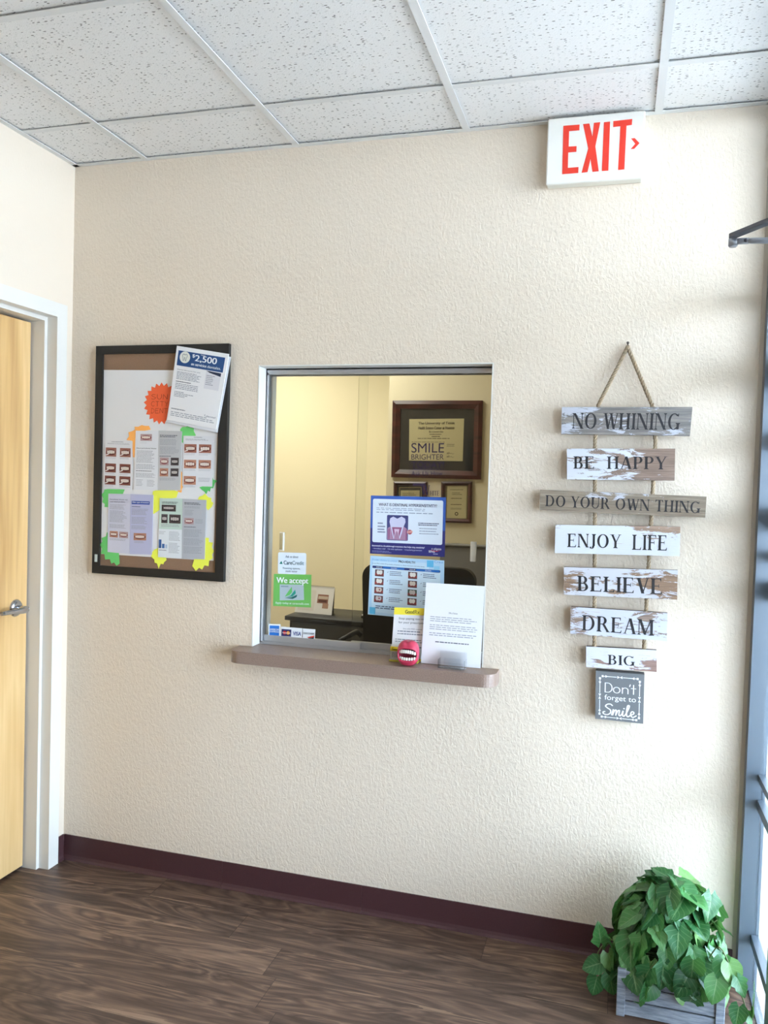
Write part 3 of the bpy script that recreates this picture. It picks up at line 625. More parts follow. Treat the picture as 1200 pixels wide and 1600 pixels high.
# smile decal on the right pane
pp = ink(46, 34, 62)
D = Sheet([(1.3539,1.6754),(1.4734,1.6772),(1.4729,1.5626),(1.3577,1.5596)], fr, .0002)
D.text('SMILE', 0, .0, 1.0, .295, pp, 1); D.text('BRIGHTER', 0, .345, 1.0, .51, pp, 1); D.text('TODAY!', .0, .565, 1.02, .775, pp, 1); D.rect(.03, .80, 1.02, .812, pp, 1); D.text('Ask Us How', .0, .865, .98, 1.0, pp, 1)
D.rect(-.10, .55, 1.10, 1.62, M_film, .2)
D.lines(.05, 1.24, .45, 1.34, 1, pp, .7, 1, 0); g = serif('W'); D.glyphs(g, .30, 1.30, .60, 1.60, pp, 1); g = serif('HITE'); D.glyphs(g, .60, 1.47, .90, 1.62, pp, 1.2)
D.build('window_lettering', label='dark lettering reading Smile Brighter Today on the right window pane', cat='lettering')

# ------------------------------------------------------------------ things on the ledge
LZ = .915
s = Sheet([(1.4505, 1.194), (1.6510, 1.194), (1.6470, LZ+.0015), (1.4410, LZ+.0015)], -.021, .0022, M_paper)
s.text('Office Policies', .42, .345, .57, .365, ink(84, 84, 96)); s.lines(.11, .41, .93, .485, 3, ink(158, 160, 174), .35, 1); s.lines(.11, .51, .93, .585, 3, ink(158, 160, 174), .35, 1); s.lines(.11, .61, .92, .66, 2, ink(158, 160, 174), .4, 1); s.lines(.22, .715, .80, .735, 1, ink(90, 92, 104), .6, 1, .05)
s.build('paper_letter', label='white typed letter page standing upright at the right end of the ledge', cat='paper')
s = Sheet([(1.336, 1.098), (1.470, 1.104), (1.462, LZ+.0015), (1.329, LZ+.0015)], -.003, .0016, M_paper)
s.rect(0, 0, 1, .135, ink(244, 226, 72)); s.bold("Good", .30, .04, .53, .11, ink(60, 60, 40)); s.text("Rx", .55, .04, .68, .11, ink(60, 60, 40)); s.text('Stop paying too much', .14, .185, .93, .235, ink(40, 46, 70)); s.text('for your prescriptions!', .14, .26, .93, .31, ink(40, 46, 70))
s.text('Save with FREE coupons', .27, .385, .78, .42, ink(110, 116, 130)); s.lines(.13, .44, .92, .54, 2, ink(130, 136, 150), .4, 1); s.lines(.08, .60, .95, .68, 2, ink(130, 136, 150), .4, 1); s.disc(.64, .665, .004, ink(60, 72, 110), 2); s.lines(.08, .73, .95, .765, 1, ink(130, 136, 150), .6, 1); s.rect(0, .955, 1, 1, ink(244, 226, 72), 1)
s.build('coupon_sign', label='white coupon sheet with yellow header tucked behind the typed letter', cat='sign')
cb = thing('coupon_card_stack', 'short stack of white and yellow coupon cards behind the pink mouth toy', 'cards', (1.381, -.022, LZ))
m = MB(); m.box((1.331, -.036, LZ+.0005), (1.432, -.0065, LZ+.006), flat((236, 224, 90), .5)); m.box((1.331, -.037, LZ+.0005), (1.432, -.0352, LZ+.042), M_acrylic); m.build('card_tray', cb)
for k in range(7):
    z1 = LZ+.052+.003*(k % 2); s = Sheet([(1.334+.0006*(k % 3), z1), (1.430-.0007*(k % 2), z1), (1.430, LZ+.0065), (1.333, LZ+.0065)], -.008-k*.0037, .0034, flat((232, 230, 222), .6))
    if k == 6:
        s.rect(0, 0, 1, .34, ink(244, 222, 60)); s.bold('Good', .06, .09, .28, .26, ink(60, 56, 30)); s.text('Rx', .30, .09, .44, .26, ink(60, 56, 30)); s.lines(.06, .45, .92, .85, 4, ink(150, 150, 150), .4, 1)
    s.build('card', cb)

# mouth toy
mt = thing('mouth_toy', 'pink rubber open mouth toy with white teeth sitting on the ledge', 'toy', (1.408, -.074, LZ))
M_lip = flat((182, 52, 78), .32, name='pink_glossy_rubber'); M_teeth = flat((244, 238, 230), .3, name='ivory_teeth'); M_throat = flat((120, 16, 40), .5, name='dark_red_mouth')
c0 = Vector((1.408, -.074, LZ+.0435)); RX, RY, RZ = .0365, .031, .0435
NU, NV = 64, 48; vs = []; fs = []; mats = []
def mouth_open(x, z):                       # >0 inside the mouth aperture
    return 1-(abs((x-.06)/.86)**3.0+abs((z+.06)/.47)**2.4)
for j in range(NV+1):
    ph = PI*j/NV
    for i in range(NU):
        th = 2*PI*i/NU; sx_, sy_, sz_ = math.sin(ph)*math.cos(th), math.sin(ph)*math.sin(th), math.cos(ph)
        e = .72
        f = lambda q: math.copysign(abs(q)**e, q)
        X, Y, Z = f(sx_), f(sy_), math.copysign(abs(sz_)**.85, sz_)
        if Z > .55 and Y < .4: Z -= .06*math.exp(-(X/.16)**2)        # cupid's bow
        if Y < 0:
            o = mouth_open(X, Z)
            if o > 0: Y += min(o*2.2, 1)*.95*(-Y)
            elif o > -.9: Y -= .10*math.exp(-((o+.35)/.25)**2)
        vs.append((c0.x+RX*X, c0.y+RY*Y, c0.z+RZ*Z))
m = MB()
fs = []; fin = []
for j in range(NV):
    for i in range(NU):
        q = (j*NU+i, (j+1)*NU+i, (j+1)*NU+(i+1) % NU, j*NU+(i+1) % NU)
        cx = sum(vs[k][0] for k in q)/4-c0.x; cz = sum(vs[k][2] for k in q)/4-c0.z; cy = sum(vs[k][1] for k in q)/4-c0.y
        (fin if mouth_open(cx/RX, cz/RZ) > .12 and cy < RY*.3 and abs(cy) < RY*.9 and cy > -RY*.75 else fs).append(q)
m.add(vs, fs, M_lip, True); m.build('lips', mt)
m = MB(); m.add(vs, fin, M_throat, True); cavity = m.build('mouth_cavity', mt, label='dark red inside of the mouth')
for nm, zc, hgt, cnt, curve in (('upper_teeth', .0085, .0115, 8, .0075), ('lower_teeth', -.0165, .0095, 7, -.003)):
    m = MB()
    for i in range(cnt):
        u = (i+.5)/cnt*2-1; x = c0.x+.002+u*.0285; y = c0.y-RY*(.90-.36*u*u); z = c0.z+zc-curve*u*u*(1 if u > 0 else .35)
        m.bbox((x-.0032, y-.003, z-hgt/2), (x+.0032, y+.006, z+hgt/2), M_teeth, .0022, 3)
    m.build(nm, cavity)

# clear card holder
ch = MB(); x0, x1, yb = 1.511, 1.602, -.034
ch.box((x0, -.074, LZ+.0005), (x1, yb, LZ+.004), M_acrylic); ch.box((x0, yb-.003, LZ+.004), (x1, yb, LZ+.052), M_acrylic); ch.box((x0, -.074, LZ+.004), (x1, -.0715, LZ+.022), M_acrylic)
ch.box((x0, -.074, LZ+.004), (x0+.0025, yb, LZ+.030), M_acrylic); ch.box((x1-.0025, -.074, LZ+.004), (x1, yb, LZ+.030), M_acrylic); ch.box((x0+.018, -.060, LZ+.004), (x1-.018, -.0575, LZ+.034), M_acrylic)
ch.build('card_holder', label='empty clear acrylic card holder in front of the typed letter', cat='card holder')

# ------------------------------------------------------------------ things in the office
frames = 'framed certificates on the office wall'
def certificate(name, label, outer, fw_, mat_c, sheet, goldline, fn):
    t = thing(name, label, 'picture frame', (sum(p[0] for p in outer)/4, 2.199, min(p[1] for p in outer)), frames)
    o = [Vector(p) for p in outer]; cx = sum(o, Vector((0, 0)))/4
    def inset(d): return [(p.x+(d if p.x < cx.x else -d), p.y+(d if p.y < cx.y else -d)) for p in o]
    m = MB(); a = inset(0); b = inset(fw_*.45); c = inset(fw_)
    for i in range(4):
        j = (i+1) % 4
        m.add([(a[i][0], 2.199, a[i][1]), (a[j][0], 2.199, a[j][1]), (a[j][0], 2.178, a[j][1]), (a[i][0], 2.178, a[i][1]), (b[i][0], 2.172, b[i][1]), (b[j][0], 2.172, b[j][1]), (c[i][0], 2.182, c[i][1]), (c[j][0], 2.182, c[j][1]), (c[i][0], 2.190, c[i][1]), (c[j][0], 2.190, c[j][1])],
              [(0, 1, 2, 3), (3, 2, 5, 4), (4, 5, 7, 6), (6, 7, 9, 8)], M_mahog)
    m.build('frame', t)
    s = Sheet(c, 2.196, .004, mat_c)
    if goldline: m2 = inset(fw_+.012); m3 = inset(fw_+.016); [s.mb.add([(m2[i][0], 2.1915, m2[i][1]), (m2[(i+1) % 4][0], 2.1915, m2[(i+1) % 4][1]), (m3[(i+1) % 4][0], 2.1915, m3[(i+1) % 4][1]), (m3[i][0], 2.1915, m3[i][1])], [(0, 1, 2, 3)], ink(200, 184, 130)) for i in range(4)]
    mb_ = s.build('mat_board', t)
    s = Sheet(sheet, 2.1905, .001, ink(234, 222, 178)); fn(s); s.build('certificate', mb_, label='cream printed sheet')
    m = MB(); m.box((min(p[0] for p in c), 2.1855, min(p[1] for p in c)), (max(p[0] for p in c), 2.187, max(p[1] for p in c)), M_glass); m.build('glass', t)
brn = ink(74, 56, 40)
def big_fn(s):
    s.bold('The University of Texas', .17, .07, .83, .15, brn); s.bold('Health Science Center at Houston', .17, .18, .83, .25, brn); s.text('Be it known that', .37, .28, .63, .33, brn); s.lines(.38, .36, .62, .39, 1, brn, .6, 1); s.lines(.42, .41, .58, .44, 1, brn, .7, 1); s.lines(.16, .46, .83, .49, 1, brn, .5, 1); s.lines(.05, .55, .68, .58, 1, brn, .3, 1); s.lines(.70, .60, .84, .68, 2, brn, .3, 1)
    for q in (.82, .90): s.glyphs(strokes([spline([(0, 0), (.1, .4), (.2, 0), (.3, .5), (.42, .1), (.6, .3), (.8, .05), (1, .2)])], .05), .70, q-.03, .84, q+.02, brn)
certificate('diploma_frame', 'largest framed diploma, dark mahogany frame with cream sheet, on office wall',
    [(0.6966,2.0481),(1.2606,2.0489),(1.2661,1.5709),(0.7024,1.5705)], .050, ink(34, 34, 34), [(0.8043,1.9339),(1.1491,1.9402),(1.1490,1.6802),(0.8103,1.6774)], False, big_fn)
certificate('certificate_frame', 'small dark framed certificate below left of the big diploma, partly behind the posters',
    [(0.7191,1.5441),(0.9297,1.5479),(0.9337,1.2870),(0.7227,1.2856)], .022, ink(44, 40, 38), [(0.7634,1.4903),(0.8854,1.4942),(0.8872,1.3228),(0.7651,1.3178)], True, lambda s: (s.lines(.1, .1, .9, .5, 6, brn, .3, 1)))
certificate('certificate_frame', 'small portrait certificate in brown frame below right of the big diploma',
    [(1.0223,1.5528),(1.2132,1.5583),(1.2168,1.3029),(1.0261,1.3023)], .024, ink(150, 132, 92), [(1.0588,1.5246),(1.1815,1.5283),(1.1838,1.3312),(1.0601,1.3283)], True,
    lambda s: (s.lines(.14, .10, .86, .14, 1, brn, .4, 1), s.lines(.25, .2, .75, .3, 2, brn, .3, 1), s.lines(.2, .37, .8, .41, 1, brn, .5, 1), s.lines(.2, .56, .85, .60, 1, brn, .5, 1), s.lines(.2, .68, .8, .74, 2, brn, .3, 1), s.disc(.5, .86, .011, brn, 1), s.disc(.5, .86, .006, ink(234, 222, 178), 2)))
m = MB(); m.bbox((1.05, 2.08, 0), (2.2, 2.12, 1.165), flat((92, 90, 86), .9, name='grey_partition_fabric'), .004, 1); m.bbox((1.04, 2.07, 1.165), (2.21, 2.13, 1.18), flat((110, 108, 104), .5), .003, 1)
m.build('cubicle_partition', label='low grey fabric partition in front of the office wall below the diplomas', cat='partition')
dk = thing('office_desk', 'black office desk or cabinet behind the left window pane', 'desk', (.60, 1.95, 0))
m = MB(); m.bbox((.225, 1.665, .715), (1.02, 2.06, .740), M_black, .003, 1); m.build('desk_top', dk)
m = MB(); m.box((.245, 1.70, .0), (1.0, 2.05, .715), M_black); m.build('desk_body', dk)
for k in range(3):
    m = MB(); m.bbox((.26, 1.692, .03+k*.228), (.985, 1.70, .245+k*.228), flat((20, 20, 21), .4), .002, 1); dr_ = m.build('drawer', dk)
    m = MB(); m.bbox((.56, 1.676, .14+k*.228), (.69, 1.684, .152+k*.228), M_alu, .002, 1); [m.box((xx, 1.684, .142+k*.228), (xx+.008, 1.692, .150+k*.228), M_alu) for xx in (.57, .672)]; m.build('handle', dr_, label='grey bar handle')
# desk calendar
cal = thing('desk_calendar', 'white tent desk calendar with tooth picture on the black desk', 'calendar', (.46, 1.75, .7405))
A, B = Vector([(0.2260,1.8161)][0]+(.7405,)), Vector([(0.4668,1.8015)][0]+(.7405,))
back = Vector((-.02, .09, 0)); apex = Vector((.0, .045, .158)); dA = A+apex+(B-A)*.06; dB = B+apex+(A-B)*.0
th_ = Vector((0, .0025, 0))
m = MB(); m.add([A, B, dB, dA, A+th_, B+th_, dB+th_, dA+th_], [(0, 1, 2, 3), (7, 6, 5, 4), (0, 4, 5, 1), (1, 5, 6, 2), (3, 2, 6, 7), (0, 3, 7, 4)], M_paper); cfp = m.build('front_panel', cal)
m = MB(); m.add([A+back, B+back, dB+th_*1.2, dA+th_*1.2, A+back+th_, B+back+th_, dB+th_*2, dA+th_*2], [(0, 1, 2, 3), (7, 6, 5, 4), (0, 4, 5, 1), (1, 5, 6, 2), (3, 2, 6, 7), (0, 3, 7, 4)], flat((70, 66, 66), .7)); m.build('back_panel', cal)
m = MB(); Lc = (B-A)
def CP(a, b, k=1): return A+(B-A)*a*(1-b)+(dA-A)*b+(dB-dA)*a*b-Vector((0, .0006*k, 0)) if 0 else (A*(1-a)+B*a)*(1-b)+(dA*(1-a)+dB*a)*b-Vector((0, .0006*k, -.0002*k))
def cq(a0, b0, a1, b1, c, k=1): m.add([CP(a0, b0, k), CP(a1, b0, k), CP(a1, b1, k), CP(a0, b1, k)], [(0, 1, 2, 3)], c)
cq(.56, .40, .86, .72, ink(150, 104, 90)); cq(.58, .55, .85, .66, ink(206, 190, 176), 2); cq(.60, .44, .82, .52, ink(94, 56, 50), 2); cq(.72, .22, .88, .40, ink(176, 140, 122), 1); cq(.06, .1, .5, .85, ink(228, 226, 224), 1)
m.build('print', cfp)
m = MB()
for k in range(26): p = dA+(dB-dA)*(.03+.94*k/25); m.tube([p+Vector((0, -.004, -.006)), p+Vector((0, -.003, .005)), p+Vector((0, .006, .005)), p+Vector((0, .007, -.006))], .0009, M_black, 5)
m.build('wire_binding', cal)
pt = thing('paper_tray', 'flat dark tray of papers beside the calendar on the black desk', 'tray', (.78, 1.82, .7405))
m = MB(); m.bbox((.655, 1.78, .7405), (.93, 2.0, .756), flat((40, 38, 38), .5), .003, 1); m.build('tray', pt)
m = MB(); m.box((.66, 1.785, .7565), (.74, 1.98, .7605), M_paper); m.box((.72, 1.79, .761), (.90, 1.9, .763), flat((112, 108, 110), .6)); m.build('papers', pt)
# office chair
oc = thing('office_chair', 'black office chair with wide rounded back behind the posters', 'chair', (1.085, 1.15, 0))
m = MB(); w0, w1_, zt, zb = .785, 1.386, 1.105, .60; rr = .07
pl_ = [(w0+rr*.3, zb), (w1_-rr*.3, zb)]+[(w1_-rr+rr*math.cos(a), zt-rr+rr*math.sin(a)) for a in [PI/2*k/6 for k in range(7)]]+[(w0+rr-rr*math.sin(a), zt-rr+rr*math.cos(a)) for a in [PI/2*k/6 for k in range(7)]]
m.prism_y(pl_, 1.37, 1.43, M_black); m.build('backrest', oc)
m = MB(); m.bbox((.82, .88, .44), (1.35, 1.38, .52), M_black, .03, 3); m.build('seat', oc)
m = MB(); m.tube([(1.085, 1.15, .08), (1.085, 1.15, .45)], .03, M_black, 14); m.build('gas_column', oc)
m = MB(); m.tube([(1.085, 1.20, .43), (1.085, 1.47, .46), (1.085, 1.46, .75)], .022, M_black, 10); m.build('back_support', oc)
for k in range(5):
    a = 2*PI*k/5; m = MB(); m.tube([(1.085, 1.15, .10), (1.085+.28*math.cos(a), 1.15+.28*math.sin(a), .065)], [.022, .014], M_black, 8); m.lathe([(0, -.015), (.03, -.015), (.03, .015), (0, .015)], (1.085+.28*math.cos(a), 1.15+.28*math.sin(a), .031), (-math.sin(a), math.cos(a), 0), M_black, 16); m.build('leg', oc)
m = MB(); m.tube([(.79, 1.37, .72), (.765, 1.36, .74), (.765, 1.10, .74), (.80, 1.08, .48)], .014, M_black, 8); m.build('armrest', oc)
m = MB(); m.tube([(1.38, 1.37, .72), (1.405, 1.36, .74), (1.405, 1.10, .74), (1.37, 1.08, .48)], .014, M_black, 8); m.build('armrest', oc)

# ================================================================== EXIT SIGN
ex = thing('exit_sign', 'white exit sign with red letters and right chevron at wall top', 'sign', (1.956, -.028, 2.50))
m = MB(); m.bbox((1.809, -.040, 2.505), (2.103, -.0005, 2.7085), flat((226, 222, 210), .5, name='sign_housing_plastic'), .004, 2, False); m.build('housing', ex)
m = MB(); m.bbox((1.807, -.055, 2.5015), (2.105, -.0405, 2.7095), flat((238, 235, 226), .45, name='sign_face_plastic'), .005, 3, False); fp = m.build('face_plate', ex)
M_red = flat((208, 44, 22), .45, name='exit_red')
for pl_ in ([(1.8564,2.6828),(1.9067,2.6822),(1.9067,2.6643),(1.8750,2.6644),(1.8755,2.6162),(1.9000,2.6155),(1.9000,2.5975),(1.8749,2.5976),(1.8754,2.5493),(1.9085,2.5495),(1.9085,2.5308),(1.8581,2.5305)],
            [(1.9172,2.6826),(1.9369,2.6828),(1.9476,2.6414),(1.9505,2.6836),(1.9701,2.6838),(1.9579,2.6101),(1.9714,2.5314),(1.9518,2.5309),(1.9444,2.5713),(1.9368,2.5313),(1.9184,2.5307),(1.9359,2.6052)],
            [(1.9811,2.6828),(1.9998,2.6830),(2.0006,2.5312),(1.9805,2.5314)], [(2.0095,2.6835),(2.0664,2.6848),(2.0658,2.6666),(2.0499,2.6660),(2.0488,2.5315),(2.0296,2.5310),(2.0314,2.6657),(2.0096,2.6650)]):
    m = MB(); m.prism_y(pl_, -.0556, -.0545, M_red); m.build('letter', fp, label='red letter')
m = MB(); m.prism_y([(2.0649,2.6254),(2.0757,2.6258),(2.0909,2.6088),(2.0757,2.5924),(2.0649,2.5926),(2.0783,2.6079)], -.0556, -.0545, M_red); m.build('arrow', fp, label='small red chevron')

# ================================================================== BULLETIN BOARD
bb = thing('bulletin_board', 'black framed bulletin board hung on the wall beside the reception window', 'board', (.404, -.008, 1.147))
bx0, bx1, bz0, bz1, bw = .1226, .684, 1.1475, 2.0215, .031
m = MB()
for a, b in (((bx0, bz0), (bx0+bw, bz1)), ((bx1-bw-.004, bz0), (bx1, bz1)), ((bx0+bw, bz0), (bx1-bw-.004, bz0+bw)), ((bx0+bw, bz1-bw), (bx1-bw-.004, bz1))): m.box((a[0], -.020, a[1]), (b[0], -.001, b[1]), M_black_frame)
m.box((bx0+.004, -.0215, bz0+.004), (bx1-.004, -.020, bz0+.006), M_black_frame); m.build('frame', bb)
M_cork = NT('brown_felt_panel'); n_ = M_cork.noise(M_cork.coord(), 300, 3); M_cork.base(M_cork.mix(n_, rgb((122, 96, 76)), rgb((146, 116, 92)))); M_cork.b.inputs['Roughness'].default_value = .95; M_cork = M_cork.m
m = MB(); m.box((bx0+bw, -.0115, bz0+bw), (bx1-bw-.004, -.001, bz1-bw), M_cork); m.build('panel', bb)
m = MB(); q = [(0.1340,1.2209),(0.1461,1.1918)]; m.box((q[0][0], -.0205, q[1][1]), (q[1][0], -.0199, q[0][1]), ink(196, 206, 202)); m.build('frame_label', bb)
yb_ = -.0116
s = Sheet([(0.1545,1.9311),(0.6449,1.9248),(0.6387,1.2229),(0.1568,1.2225)], yb_, .0008, flat((232, 232, 234), .8, 0, .2)); s.build('poster_sheet', label='large plain white backing sheet filling most of the bulletin board', cat='paper')
y1 = yb_-.0009
def burst(name, label, cx, cz, r, n, c, y, grp=None):
    m = MB(); m.prism_y([(cx+(r if k % 2 == 0 else r*.84)*math.cos(PI*k/n+.1), cz+(r if k % 2 == 0 else r*.84)*1.03*math.sin(PI*k/n+.1)) for k in range(2*n)], y-.0006, y, c); return m
M_or = flat((232, 96, 52), .6); M_oro = flat((250, 176, 92), .6); M_gr = flat((104, 200, 110), .6); M_gr2 = flat((84, 186, 102), .6); M_ye = flat((236, 240, 84), .6)
(cx_, cz_), = [(0.4078,1.8032)]
m = burst('', '', cx_, cz_, .0765, 21, M_or, y1)
sd = Sheet([(cx_-.047, cz_+.036), (cx_+.075, cz_+.036), (cx_+.075, cz_-.042), (cx_-.047, cz_-.042)], y1, .0006); sd.mb = m
LT = {'S': [spline([(.8, .9), (.4, 1), (.15, .78), (.45, .55), (.85, .3), (.5, 0), (.1, .12)])], 'U': [spline([(.1, 1), (.12, .3), (.45, 0), (.8, .3), (.85, 1)])], 'N': [[(.1, 0), (.15, 1), (.8, .05), (.85, 1)]],
      'C': [spline([(.9, .85), (.5, 1), (.1, .5), (.45, 0), (.9, .15)])], 'I': [[(.5, 0), (.5, 1)], [(.2, 1), (.8, 1)]], 'T': [[(.5, 0), (.5, 1)], [(.05, 1), (.95, .97)]], 'Y': [[(.1, 1), (.5, .5)], [(.9, 1), (.35, -.05)]],
      'D': [[(.15, 0), (.2, 1)], spline([(.05, 1), (.6, .95), (.9, .5), (.55, .05), (.0, 0)])], 'E': [[(.85, 1), (.15, .98), (.12, 0), (.85, .03)], [(.12, .5), (.7, .52)]], 'A': [[(.05, 0), (.5, 1), (.92, 0)], [(.25, .4), (.75, .4)]], 'L': [[(.15, 1), (.15, 0), (.85, .03)]]}
for row, (word, k) in enumerate((('SUN', 3), ('CITY', 4), ('DENTAL', 5))):
    wch = .205 if word == 'SUN' else .158 if word == 'CITY' else .152
    for i, chh in enumerate(word[:5]): sd.glyphs(strokes(LT[chh], .07), .02+i*wch, .02+row*.335, .02+i*wch+wch*.8, .27+row*.335, ink(120, 40, 24), 1)
sd.mb.build('paper_starburst', label='orange-red starburst cutout with handwriting half under the stapled flyers', cat='paper cutout')
# flyers pinned over the top right corner
fl_ = thing('flyer_stack', 'tilted stack of white flyers with dark blue dental savings header', 'flyer', (.60, -.026, 1.76))
s = Sheet([(0.4823,2.0080),(0.6949,1.9718),(0.6474,1.6962),(0.4354,1.7334)], -.0216, .0025, flat((222, 224, 230), .7)); s.build('page', fl_)
s = Sheet([(0.4755,2.0153),(0.6887,1.9818),(0.6443,1.7086),(0.4421,1.7411)], -.0243, .0030, M_paper)
s.rect(.045, .055, .945, .255, ink(34, 72, 124)); s.disc(.185, .135, .0215, ink(226, 226, 216), 2)
s.glyphs(strokes([spline([(.5, .85), (.25, 1), (.02, .8), (.15, .4), (.22, 0), (.38, .1), (.45, .45), (.55, .45), (.62, .1), (.78, 0), (.85, .4), (.98, .8), (.75, 1), (.5, .85)])], .07), .135, .09, .235, .185, ink(84, 96, 110), 3)
s.bold('$', .325, .075, .375, .125, white); s.bold('2,500', .385, .08, .80, .175, white); s.text('hasta', .49, .062, .57, .078, white); s.bold('en servicios', .325, .19, .62, .225, white); s.text('dentales.', .64, .19, .90, .225, white)
s.bold('Dental discounts for you', .07, .30, .52, .315, ink(70, 76, 92)); s.lines(.07, .335, .58, .445, 6, ink(136, 139, 152), .42, 1); s.lines(.07, .46, .40, .475, 1, ink(70, 76, 92), .7, 1); s.lines(.07, .49, .55, .575, 4, ink(136, 139, 152), .42, 1); s.lines(.07, .60, .50, .68, 4, ink(136, 139, 152), .42, 1, .6)
s.rect(.63, .265, .92, .50, ink(222, 222, 228)); s.poly([(.63, .262), (.92, .268), (.92, .315), (.70, .285)], ink(30, 40, 66), 2); s.lines(.65, .32, .85, .46, 6, ink(130, 132, 146), .35, 2, .7)
s.lines(.05, .83, .35, .845, 1, ink(90, 96, 110), .7, 1); s.lines(.05, .875, .96, .945, 3, ink(150, 154, 166), .4, 1); s.bold('t', .73, .835, .745, .86, ink(40, 60, 100)); s.text('dental', .76, .845, .95, .865, ink(90, 96, 120))
s.build('flyer', fl_)
y2 = y1-.0007; LF_ = 'dental leaflets on the bulletin board'
def cut(label, pts, c, grp):
    m = MB(); m.prism_y(pts, y2-.0005, y2, c); m.build('starburst_scrap', label=label, cat='paper cutout', group=grp)
sg = 'paper starburst corners behind the leaflets'
cut('pale orange starburst scrap at upper left corner of the middle brochure', [(0.2982,1.5988),(0.2901,1.5986),(0.2840,1.6618),(0.2601,1.6640),(0.2714,1.6784),(0.2682,1.6935),(0.2843,1.6978),(0.2969,1.7050),(0.2944,1.7151),(0.3105,1.7153),(0.3253,1.7215),(0.3398,1.7186),(0.3564,1.7187),(0.3635,1.7047),(0.3259,1.6978),(0.3029,1.6950)], M_oro, sg)
cut('orange scrap sliver at lower right corner of the middle brochure', [(0.4925,1.5579),(0.5007,1.5457),(0.5019,1.4974),(0.5064,1.4935),(0.5011,1.4844),(0.5003,1.4714),(0.4879,1.4730),(0.4730,1.4875)], M_oro, sg)
cut('green starburst scrap at upper left corner of the right leaflet', [(0.4888,1.7081),(0.4987,1.7162),(0.5120,1.7163),(0.5202,1.7208),(0.5298,1.7145),(0.5454,1.7117),(0.5457,1.7008),(0.5549,1.6851),(0.5132,1.6697),(0.5035,1.6547),(0.4939,1.6620)], M_gr, sg)
cut('green starburst scrap at lower right corner of the right leaflet', [(0.6257,1.5356),(0.6304,1.5229),(0.6501,1.5200),(0.6372,1.5113),(0.6307,1.4914),(0.6214,1.4921),(0.6173,1.4781),(0.6095,1.4828),(0.6033,1.4688),(0.5943,1.4784),(0.5843,1.4840),(0.5741,1.4931),(0.6166,1.5067)], M_gr2, sg)
cut('green scrap at upper left corner of the lavender brochure', [(0.1822,1.4744),(0.2568,1.4752),(0.2490,1.4576),(0.1946,1.4482),(0.1926,1.4045),(0.1689,1.4051),(0.1699,1.4165),(0.1590,1.4233),(0.1635,1.4368),(0.1548,1.4520),(0.1653,1.4626),(0.1675,1.4719)], M_gr, sg)
cut('green scrap at lower left corner of the lavender brochure', [(0.1817,1.3078),(0.1948,1.3043),(0.2022,1.2378),(0.2365,1.2344),(0.2404,1.1895),(0.2271,1.1810),(0.2162,1.1932),(0.2045,1.1874),(0.1970,1.2045),(0.1763,1.2024),(0.1729,1.2228),(0.1568,1.2240),(0.1618,1.2424),(0.1519,1.2584),(0.1629,1.2719),(0.1585,1.2846),(0.1785,1.2922)], M_gr, sg)
cut('large yellow scrap at upper left corner of the grey and green brochure', [(0.3848,1.3869),(0.4128,1.4051),(0.4177,1.4405),(0.4795,1.4517),(0.4867,1.4754),(0.4732,1.4775),(0.4673,1.4908),(0.4561,1.4870),(0.4446,1.4951),(0.4299,1.4982),(0.4221,1.4900),(0.4040,1.4904),(0.3997,1.4792),(0.3793,1.4725),(0.3785,1.4594),(0.3626,1.4538),(0.3693,1.4363),(0.3600,1.4183),(0.3717,1.4061),(0.3704,1.3884)], M_ye, sg)
cut('yellow scrap at upper right corner of the grey and green brochure', [(0.5676,1.4448),(0.5739,1.4584),(0.5881,1.4633),(0.5978,1.4706),(0.6124,1.4572),(0.6245,1.4557),(0.6248,1.4428),(0.6332,1.4372),(0.6275,1.4232),(0.6125,1.4093),(0.5996,1.4222)], M_ye, sg)
cut('yellow scrap at lower left corner of the grey and green brochure', [(0.3698,1.2445),(0.3825,1.2421),(0.3914,1.2527),(0.4106,1.2598),(0.4199,1.2289),(0.4410,1.2240),(0.4435,1.2151),(0.4324,1.2054),(0.4303,1.1982),(0.4189,1.1995),(0.4102,1.1798),(0.4029,1.1997),(0.3926,1.2021),(0.3911,1.2142),(0.3795,1.2217),(0.3769,1.2337)], M_ye, sg)
cut('yellow scrap at lower right corner of the grey and green brochure', [(0.5970,1.3070),(0.6179,1.3070),(0.6178,1.2917),(0.6353,1.2901),(0.6309,1.2725),(0.6405,1.2581),(0.6321,1.2453),(0.6357,1.2326),(0.6212,1.2219),(0.6190,1.2019),(0.6024,1.2040),(0.5929,1.1875),(0.5806,1.1937),(0.5671,1.1810),(0.5517,1.1986),(0.5619,1.2316),(0.5962,1.2334)], M_ye, sg)
y3 = y2-.0006
gp = ink(206, 208, 212); tk = ink(148, 150, 160)
s = Sheet([(0.1658,1.6616),(0.2870,1.6603),(0.2895,1.4757),(0.1621,1.4779)], y3, .0008, flat((228, 228, 232), .7)); s.lines(.25, .02, .75, .04, 1, tk, .6, 1); s.lines(.1, .055, .9, .085, 2, ink(160, 162, 170), .4, 1)
for a in (.05, .56):
    for t0 in (.15, .48, .735): s.photo(a, t0, a+.38, t0+.185, 1 if t0 > .4 else 0, 1); s.lines(a, t0+.20, a+.38, t0+.24, 2, ink(170, 172, 180), .3, 1)
s.build('leaflet', label='white leaflet with six mouth photos at the left edge of the board', cat='leaflet', group=LF_)
def brochure(label, quads, cols, fn):
    x = sum(p[0] for q in quads for p in q)/8; z = min(p[1] for q in quads for p in q)
    t = thing('brochure', label, 'leaflet', (x, y3, z), LF_)
    for i, (q, c) in enumerate(zip(quads, cols)): s = Sheet(q, y3, .0012+.0004*i, c); fn[i](s); s.build('panel', t)
